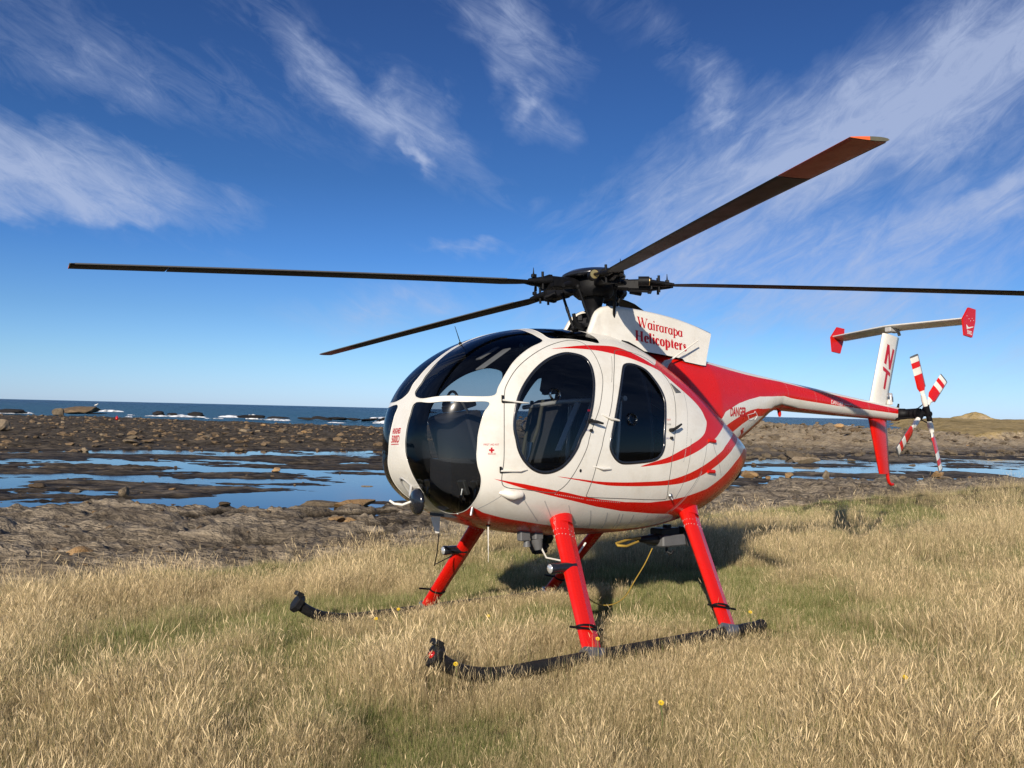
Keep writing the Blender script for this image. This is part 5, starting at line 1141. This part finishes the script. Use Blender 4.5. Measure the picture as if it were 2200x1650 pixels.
for j, (x, y, sz) in enumerate(((52, 205, 1.6), (58, 207, 2.2), (64, 206, 2.0), (70, 209, 2.4), (77, 214, 2.6), (84, 220, 2.8))):
    put_stone('sea_rock', 'black_stone', (j * 4 + 1) % 9, x, y, sz, 'dark rock awash in the sea seen under the tail boom', 'rock', 'dark rocks in the sea under the tail boom', SEA_Z + .1, 0, .1, (1.9, 1, .45))
def words(zone, kd, sz, x, y):
    c = {'tan_stone': 'tan', 'brown_stone': 'brown', 'orange_stone': 'orange-tan'}[kd]; b = ['big ', ''][sz < (.42, .2, .85, .12)[zone]] or 'small '; nm = 'stone' if zone == 3 else 'boulder'
    where = ('on the dark far reef', 'on the tidal flats', 'on the pale spit', 'on the grey rock shelf')[zone]
    sidew = 'left of the helicopter' if x / y < -.12 else ('behind the helicopter' if x / y < .27 else 'behind or right of the tail')
    return '%s%s %s %s, %s' % (b, c, nm, where, sidew), nm, '%s%s %ss %s, %s' % (b, c, nm, where, sidew)
cnt = 0; tries = 0; placed = []
while cnt < 235 and tries < 12000:
    tries += 1; a = math.radians(random.uniform(-37, 38)); r = random.uniform(18, 135) if random.random() < .7 else random.uniform(60, 215)
    x, y = r * math.sin(a), r * math.cos(a); s, t = float(.84 * x + .54 * y), float(-.54 * x + .84 * y)
    if t < 14 or t > 118 + 1.75 * min(max(60 - s, 0), 40): continue
    zone = 3 if t < 25 else (1 if t < 58 else (2 if s > 55 else 0))
    if zone == 3 and random.random() < .55: continue
    if zone == 1 and random.random() < (.62 if x < 5 else .25): continue
    if zone == 0 and random.random() < .1: continue
    if zone in (0, 2) and float(fbm(np.array([x * .07]), np.array([y * .11 + 2]), 3)[0]) < random.uniform(-.25, .12): continue
    sz = {0: random.uniform(.18, .50) * (1.6 if random.random() < .06 else 1), 1: random.uniform(.09, .30), 2: random.uniform(.4, 1.25), 3: random.uniform(.06, .17)}[zone]
    if any((x - p[0]) ** 2 + (y - p[1]) ** 2 < (sz + p[2]) ** 2 * .6 for p in placed): continue
    placed.append((x, y, sz)); cnt += 1
    kd = random.choices(['tan_stone', 'brown_stone', 'orange_stone'], {0: (5, 5, .6), 1: (5, 3, 1), 2: (7, 2, 1.5), 3: (3, 4, 3)}[zone])[0]
    put_stone('boulder' if zone != 3 else 'stone', kd, random.randrange(9), x, y, sz, *words(zone, kd, sz, x, y), None, .15, None, (random.uniform(.9, 1.5), random.uniform(.7, 1.1), random.uniform(.55, 1.0)))
# loose rubble too small to pick apart
def rubble(name, n, gen, kind, smin, smax):
    V = []; Fs = []; base = [stone_mesh(100 + k, .6, 1) for k in range(5)]
    bd = [(np.array([tuple(v.co) for v in b.vertices]), [tuple(p.vertices) for p in b.polygons]) for b in base]
    XY = np.array([gen() for _ in range(n)]); Z = reef_z(XY[:, 0], XY[:, 1])
    for (x, y), z in zip(XY, Z):
        if z < SEA_Z - .12: continue
        v, f = bd[random.randrange(5)]; s = smin + (smax - smin) * random.random() ** 3; a = random.uniform(0, 6.28); c, sn = math.cos(a), math.sin(a); k = len(V)
        w = v * (s * random.uniform(.8, 1.6), s, s * random.uniform(.5, 1)); V += [(x + p[0] * c - p[1] * sn, y + p[0] * sn + p[1] * c, z + p[2] + s * .12) for p in w]; Fs += [[q + k for q in p] for p in f]
    for b in base: bpy.data.meshes.remove(b)
    return MB().add(V, Fs, 0, False).build(name, kind, None, None, kind='stuff')
def gen_far():
    while True:
        a = math.radians(random.uniform(-42, 42)); r = random.uniform(60, 225); x, y = r * math.sin(a), r * math.cos(a); t = -.54 * x + .84 * y; s = .84 * x + .54 * y
        if 60 < t < 122 + 1.75 * min(max(60 - s, 0), 40): return x, y
def gen_near():
    while True:
        a = math.radians(random.uniform(-42, 42)); r = random.uniform(13, 45); x, y = r * math.sin(a), r * math.cos(a); t = -.54 * x + .84 * y
        if 12.5 < t < 40: return x, y
def gen_spit():
    while True:
        a = math.radians(random.uniform(8, 45)); r = random.uniform(60, 180); x, y = r * math.sin(a), r * math.cos(a); t = -.54 * x + .84 * y; s = .84 * x + .54 * y
        if 44 < t < 112 and s > 46: return x, y
rubble('reef_rubble', 3600, gen_far, 'brown_stone', .10, .55); rubble('shelf_rubble', 1500, gen_near, 'brown_stone', .02, .12); rubble('spit_rubble', 2400, gen_spit, 'tan_stone', .12, .7)

# ---- surf
def foam_material():
    m = bpy.data.materials.new('surf_foam'); m.use_nodes = True; T = NT(m.node_tree); b = m.node_tree.nodes['Principled BSDF']; b.inputs['Base Color'].default_value = (.80, .82, .84, 1); b.inputs['Roughness'].default_value = .8
    pos = T.n('ShaderNodeNewGeometry').outputs['Position']; T.l(T.ramp(T.noise(T.mapping(pos, scale=(.4, 1, 1.6)), 1.1, 5, .7), [(.38, 0), (.55, 1)]), b.inputs['Alpha']); return m
M['foam'] = foam_material()
fo = MB()
def surf(x, y, ln, dep, hgt, ang=0.1):
    n = max(8, int(ln / .8)); rings = []; c, s = math.cos(ang), math.sin(ang)
    for i in range(n + 1):
        u = i / n; e = math.sin(math.pi * u) ** .5; px = (u - .5) * ln; wob = .5 * math.sin(i * 1.7 + x) + .4 * math.sin(i * .6 + y); hh = hgt * e * (.75 + .4 * random.random())
        rings.append([Vector((x + c * px - s * (q + wob), y + s * px + c * (q + wob), SEA_Z + z)) for q, z in ((-dep * e - .02, -.03), (-dep * .5 * e, hh * .55), (-.1, hh), (dep * .3 * e + .02, hh * .7), (dep * .6 * e + .04, -.03))])
    fo.loft(rings, 0, False, True, False)
for a in ((-116, 196, 8, 1.0, .6), (-80, 200, 15, .8, .4), (-82, 207, 5, 1.0, .5), (-71, 212, 6, 1.0, .6), (-60, 194, 3, 1.0, 1.1), (-53, 187, 8, .8, .35), (-27, 178, 5, 1, .6), (-20, 196, 4.5, 1, .7), (-31, 205, 4, .8, .5), (-5, 165, 5, .8, .4), (-1, 168, 7, .8, .5), (60, 225, 9, 1.5, 1.2), (70, 222, 5, 1, .7), (92, 228, 6, 1.3, 1.6), (55, 215, 4, 1, .6), (-118, 196, 6, 1.0, .5), (-40, 260, 8, 1, .5), (-130, 270, 10, 1, .6), (10, 300, 8, 1, .5), (82, 214, 5, 1, .8)): surf(*a)
for _ in range(20):
    a = math.radians(random.uniform(-38, 33)); x = math.tan(a) * 170; s_ = .84 * x + 92; t = random.uniform(132, 165) + 1.75 * min(max(60 - s_, 0), 40); y = (t + .54 * x) / .84; fo_l = random.uniform(1.5, 5); surf(x, y, fo_l, .6, .18)
tag(fo.build('sea_foam', 'foam', None), kind='stuff')
bpy.context.view_layer.update(); top_ = max((gull_rock.matrix_world @ v.co for v in gull_rock.data.vertices), key=lambda v: v.z)
gl_ = MB(); gx_, gy_, gz = top_.x, top_.y, top_.z + .33
gl_.loft([[Vector((gx_ + dx, gy_ + r * math.cos(k), gz + dz + r * math.sin(k) * 1.1)) for k in np.linspace(0, 5.6, 8)] for dx, dz, r in ((-.42, -.06, .02), (-.2, 0, .10), (.05, .05, .14), (.2, .12, .10), (.27, .24, .07), (.34, .27, .07), (.42, .26, .02))], 0)
gl_.loft([[Vector((gx_ + dx, gy_ + .1 + r * math.cos(k), gz + dz + r * math.sin(k))) for k in np.linspace(0, 5.2, 6)] for dx, dz, r in ((-.55, -.05, .02), (-.2, .06, .07), (.1, .1, .05))], 1)
gl_.tube([(gx_, gy_, gz - .1), (gx_, gy_, gz - .35)], .02, 5, 2)
tag(gl_.build('gull', ['white', 'grey', 'orange_stone'], None), 'white gull standing on the big brown rock by the breakers', 'gull')
rbz = float(reef_z(np.array([-64.1]), np.array([136.2]))[0])
buoy = MB().ball((-64.1, 136.2, rbz + .28), .30, 0, 14, 10, (.9, .9, 1.05)).tube([(-64.1, 136.2, rbz + .55), (-64.1, 136.2, rbz + .68)], [.10, .06], 8)
tag(buoy.build('float', M['redlens'], None), 'small bright red float lying on the dark reef near the breakers', 'float')
# ------------------------------------------------------------------ grass
def grass_material(name, lo, hi, green):
    m = bpy.data.materials.new(name); m.use_nodes = True; T = NT(m.node_tree); b = m.node_tree.nodes['Principled BSDF']
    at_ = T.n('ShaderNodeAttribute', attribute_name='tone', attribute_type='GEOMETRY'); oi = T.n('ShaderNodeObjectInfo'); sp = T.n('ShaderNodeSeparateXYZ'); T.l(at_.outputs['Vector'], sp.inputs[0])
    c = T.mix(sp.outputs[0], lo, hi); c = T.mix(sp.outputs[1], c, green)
    hv = T.n('ShaderNodeHueSaturation'); T.l(T.m('ADD', .74, T.m('MULTIPLY', oi.outputs['Random'], .55)), hv.inputs['Value']); T.l(c, hv.inputs['Color'])
    T.l(hv.outputs[0], b.inputs['Base Color']); b.inputs['Roughness'].default_value = .55; b.inputs['Specular IOR Level'].default_value = .3
    tl = T.n('ShaderNodeBsdfTranslucent'); T.l(hv.outputs[0], tl.inputs[0]); mx = T.n('ShaderNodeMixShader'); mx.inputs[0].default_value = .12
    out = [n for n in m.node_tree.nodes if n.type == 'OUTPUT_MATERIAL'][0]; T.l(b.outputs[0], mx.inputs[1]); T.l(tl.outputs[0], mx.inputs[2]); T.l(mx.outputs[0], out.inputs['Surface']); return m
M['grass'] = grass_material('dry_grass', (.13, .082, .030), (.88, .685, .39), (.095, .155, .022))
def clump(kind, seed):
    """one tuft: thin bent blades as narrow strips, with straw and green tones"""
    r_ = random.Random(seed); V = []; Fs = []; tone = []
    spec = dict(dry=(42, .06, .20, .00075, .085, .14), tall=(13, .15, .36, .0008, .09, .04), green=(46, .03, .12, .0010, .09, .88), mat=(38, .03, .10, .0009, .11, .34))[kind]
    n, h0, h1, wd, rad, pg = spec
    for _ in range(n):
        a = r_.uniform(0, 6.28); d = rad * math.sqrt(r_.random()); x, y = d * math.cos(a), d * math.sin(a); h = r_.uniform(h0, h1) * r_.uniform(.75, 1.1)
        b = r_.gauss(0, 1) * .9 + a; lean = abs(r_.gauss(0, .20 if kind != 'mat' else .8)) + .02; cv = r_.uniform(.02, .38) * (2.6 if r_.random() < .12 else 1)
        g = 1 if r_.random() < pg else 0; gt = r_.uniform(.8, 1) if g else r_.uniform(0, .18); w = wd * r_.uniform(.7, 1.4); ww = r_.uniform(0, 3.14); tn = r_.uniform(.30, 1)
        seg = 4; k = len(V); p = Vector((x, y, -.01)); th = lean * .4
        for i in range(seg + 1):
            f = i / seg; wx = w * (1 - .75 * f); V += [(p.x - wx * math.cos(ww), p.y - wx * math.sin(ww), p.z), (p.x + wx * math.cos(ww), p.y + wx * math.sin(ww), p.z)]
            t_ = min(1, tn * (.18 + .9 * f ** .8)); tone += [(t_, gt * (1 - .22 * f), 0)] * 2  # roots toned darker: shade inside the tuft put into the blade colour
            th = min(lean * (.4 + f * 1.1) + cv * f * f, 1.9); p = p + Vector((math.cos(b) * math.sin(th), math.sin(b) * math.sin(th), math.cos(th))) * h / seg
        for i in range(seg): Fs.append([k + 2 * i, k + 2 * i + 1, k + 2 * i + 3, k + 2 * i + 2])
        if kind == 'tall' and r_.random() < .5 or kind == 'dry' and r_.random() < .18:   # seed head
            q = Vector(V[-1]); k = len(V); e = w * 1.9
            for i in range(4):
                f = i / 3; dd = Vector((math.cos(b) * math.sin(th), math.sin(b) * math.sin(th), math.cos(th))) * h * .20 * f; ew = e * math.sin(math.pi * (.12 + .8 * f)); V += [tuple(q + dd - Vector((ew, 0, 0))), tuple(q + dd + Vector((ew, .3 * ew, 0)))]; tone += [(min(1, tn + .1), 0, 0)] * 2
            for i in range(3): Fs.append([k + 2 * i, k + 2 * i + 1, k + 2 * i + 3, k + 2 * i + 2])
    me = bpy.data.meshes.new('grass_tuft'); me.from_pydata(V, [], Fs); me.update(); at_ = me.attributes.new('tone', 'FLOAT_VECTOR', 'POINT'); at_.data.foreach_set('vector', np.array(tone, float).ravel()); me.materials.append(M['grass'])
    return bpy.data.objects.new('grass_tuft', me)
tufts = bpy.data.collections.new('grass_tufts'); kinds = ['dry'] * 5 + ['tall'] * 3 + ['green'] * 3 + ['mat'] * 3
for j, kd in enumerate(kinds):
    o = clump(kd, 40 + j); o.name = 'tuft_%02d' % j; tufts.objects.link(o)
def scatter(n, r0, r1, a0, a1):
    A = np.radians(rng.uniform(a0, a1, n)); r = np.sqrt(rng.uniform(r0 ** 2, r1 ** 2, n)); return np.stack([r * np.sin(A), r * np.cos(A)], 1)
P = np.vstack([scatter(46000, 1.2, 5.5, -62, 62), scatter(60000, 5.5, 10, -55, 58), scatter(46000, 10, 18, -52, 58), scatter(27000, 18, 36, 0, 72), scatter(5000, .2, 9, 62, 298)])
Z, ED_ = grass_z(P[:, 0], P[:, 1]); s_, t_ = st_of(P[:, 0], P[:, 1])
pat = fbm(P[:, 0] * .55 + 3, P[:, 1] * .55, 4); pat2 = fbm(P[:, 0] * 2.1, P[:, 1] * 2.1 + 8, 3); pat3 = fbm(P[:, 0] * 3.3 + 5, P[:, 1] * 3.3, 3)
keep = (ED_ > -.9 + .5 * pat2)
# thin the grass a little where the skids have pressed it down
inv = heli.matrix_world.inverted(); RI = np.array(inv.to_3x3()); TI = np.array(inv.translation); LB = np.stack([P[:, 0], P[:, 1], Z], 1) @ RI.T + TI
onsk = (np.abs(np.abs(LB[:, 1]) - 1.118) < .055) & (LB[:, 0] > -.8) & (LB[:, 0] < 2.25); keep &= ~onsk
P, Z, pat, pat2, pat3, ED_, LB = P[keep], Z[keep], pat[keep], pat2[keep], pat3[keep], ED_[keep], LB[keep]; n = len(P)
u = rng.random(n); greeny = .16 + 1.15 * pat + .5 * pat2 + rng.normal(0, .16, n)
idx = np.where(greeny > .27, np.where(u < .74, rng.integers(8, 11, n), rng.integers(11, 14, n)), np.where(greeny > .02, np.where(u < .34, rng.integers(11, 14, n), np.where(u < .46, rng.integers(8, 11, n), rng.integers(0, 5, n))), np.where(u < .54, rng.integers(0, 5, n), np.where(u < .90, rng.integers(5, 8, n), rng.integers(11, 14, n)))))
scl = rng.uniform(.64, 1.08, n) * np.where((idx >= 5) & (idx < 8), .95, 1.0) * (1 + .12 * np.clip(-greeny, -1, 1))
scl *= np.clip(1 + .75 * pat3, .55, 1.5)
xin = (LB[:, 0] > -.85) & (LB[:, 0] < 2.35)
front = (LB[:, 1] > 1.4) & (LB[:, 1] < 2.7) & (LB[:, 0] > -1.2) & (LB[:, 0] < 2.9); scl = np.where(front, np.minimum(scl, 1.0) * .66, scl)
near_sk = ((LB[:, 1] > 1.02) & (LB[:, 1] < 1.42) | (LB[:, 1] > -1.22) & (LB[:, 1] < -.82)) & xin
tread = near_sk & (rng.random(n) < .93); scl = np.where(tread, np.minimum(scl, 1) * np.where(LB[:, 1] > 0, .36, .82), scl); idx = np.where(tread & (idx >= 5) & (idx < 8), 11, idx)
bury = (LB[:, 1] > -1.10) & (LB[:, 1] < -.55) & (LB[:, 0] > -.9) & (LB[:, 0] < 2.12) & (rng.random(n) < .62); idx = np.where(bury & (idx > 7), rng.integers(0, 5, n), idx); scl = np.where(bury, np.clip(scl, .75, .95), scl)
rest_in = (np.abs(LB[:, 1]) < 1.0) & (LB[:, 0] > -.9) & (LB[:, 0] < 2.1); scl = np.where(rest_in & ~near_sk & ~bury, scl * .85, scl)
rc_ = np.hypot(P[:, 0], P[:, 1]); scl *= np.where(rc_ > 10, 1.12, np.clip(.70 + .30 * (rc_ - 2.5) / 2.5, .70, 1.0))
rot = np.stack([rng.normal(0, .10, n) - .05, rng.normal(0, .10, n) + .06, rng.uniform(0, 6.28, n)], 1)
me = bpy.data.meshes.new('grass'); me.vertices.add(n); me.vertices.foreach_set('co', np.column_stack([P, Z]).ravel())
for nm, ty, arr, key in (('idx', 'INT', idx.astype(np.int32), 'value'), ('scl', 'FLOAT', scl.astype(np.float32), 'value'), ('rot', 'FLOAT_VECTOR', rot.astype(np.float32).ravel(), 'vector')):
    me.attributes.new(nm, ty, 'POINT').data.foreach_set(key, arr)
gobj = link('grass', me, 'grass'); gobj['kind'] = 'stuff'
ng = bpy.data.node_groups.new('grass_scatter', 'GeometryNodeTree'); ng.interface.new_socket('Geometry', in_out='INPUT', socket_type='NodeSocketGeometry'); ng.interface.new_socket('Geometry', in_out='OUTPUT', socket_type='NodeSocketGeometry')
T = NT(ng); gi = T.n('NodeGroupInput'); go = T.n('NodeGroupOutput'); ci = T.n('GeometryNodeCollectionInfo'); ci.inputs['Collection'].default_value = tufts; ci.inputs['Separate Children'].default_value = True; ci.inputs['Reset Children'].default_value = True
ip_ = T.n('GeometryNodeInstanceOnPoints'); T.l(gi.outputs[0], ip_.inputs['Points']); T.l(ci.outputs[0], ip_.inputs['Instance']); ip_.inputs['Pick Instance'].default_value = True
def attr(nm, dt):
    a = T.n('GeometryNodeInputNamedAttribute', data_type=dt); a.inputs['Name'].default_value = nm; return a.outputs[0]
T.l(attr('idx', 'INT'), ip_.inputs['Instance Index']); T.l(attr('scl', 'FLOAT'), ip_.inputs['Scale']); T.l(attr('rot', 'FLOAT_VECTOR'), ip_.inputs['Rotation']); T.l(ip_.outputs[0], go.inputs[0])
md = gobj.modifiers.new('scatter', 'NODES'); md.node_group = ng

# ---- yellow flowers in the grass
M['petal'] = mat('yellow_petals', (.75, .52, .02), .6); M['stem'] = mat('flower_stem', (.10, .14, .03), .7)
def flower(x, y, label, h=.17):
    z = float(grass_z(np.array([x]), np.array([y]))[0][0]); e = bpy.data.objects.new('dandelion', None); COL.objects.link(e); e.location = (x, y, z); e.empty_display_size = .1; tag(e, label, 'flower', None)
    MB().tube([(0, 0, 0), (.01, 0, h * .5), (.0, .01, h)], [.0028, .0025, .003], 5).build('stem', 'stem', e)
    p = MB(); tilt = Matrix.Rotation(.7, 3, 'X')
    for ly, (n, r, up_) in enumerate(((12, .0135, .003), (10, .009, .006), (6, .005, .008))):
        for k in range(n):
            a = 6.283 * k / n + ly * .3; d = Vector((math.cos(a), math.sin(a), 0)); c = Vector((-d.y, d.x, 0)); o = Vector((0, 0, h)); p.add([o + tilt @ (d * .002 - c * .0015 + Vector((0, 0, up_ * .5))), o + tilt @ (d * r - c * .0026 + Vector((0, 0, up_))), o + tilt @ (d * r * 1.1 + Vector((0, 0, up_))), o + tilt @ (d * r + c * .0026 + Vector((0, 0, up_)))], [(0, 1, 2, 3)], 0, False)
    p.build('petals', 'petal', e)
for x, y, lb in ((-.29, 4.93, 'yellow flower in front of the near skid just behind its raised tip'), (.60, 5.53, 'yellow flower at the foot of the near front leg'), (-.88, 6.85, 'yellow flower touching the far skid left of the far leg'), (-.14, 6.44, 'yellow flower in open grass between the two front legs'),
                 (2.13, 4.5, 'yellow flower alone in the dry grass at lower right'), (-1.0, 6.47, 'yellow flower in the grass just in front of the far skid'), (1.86, 6.44, 'yellow flower beside the near rear leg'), (.76, 4.11, 'yellow flower low in the foreground grass near the bottom edge')): flower(x, y, lb)
# ---- yellow line trailing from the belly hook into the grass
def bw(x, y, z): return heli.matrix_world @ Vector((x, y, z + ZB))
rp_ = [bw(-.64, .0, -2.30), bw(-.50, .05, -2.42), bw(-.30, .14, -2.53), bw(-.10, .24, -2.63), bw(.08, .30, -2.67), bw(.24, .32, -2.66), bw(.36, .32, -2.60), bw(.42, .31, -2.5)]
tag(MB().tube([tuple(p) for p in catmull([tuple(p) for p in rp_], 5, False)], .005, 8).build('rope', 'yellow', None), 'yellow rope sagging from the belly hook into the shaded grass', 'rope')
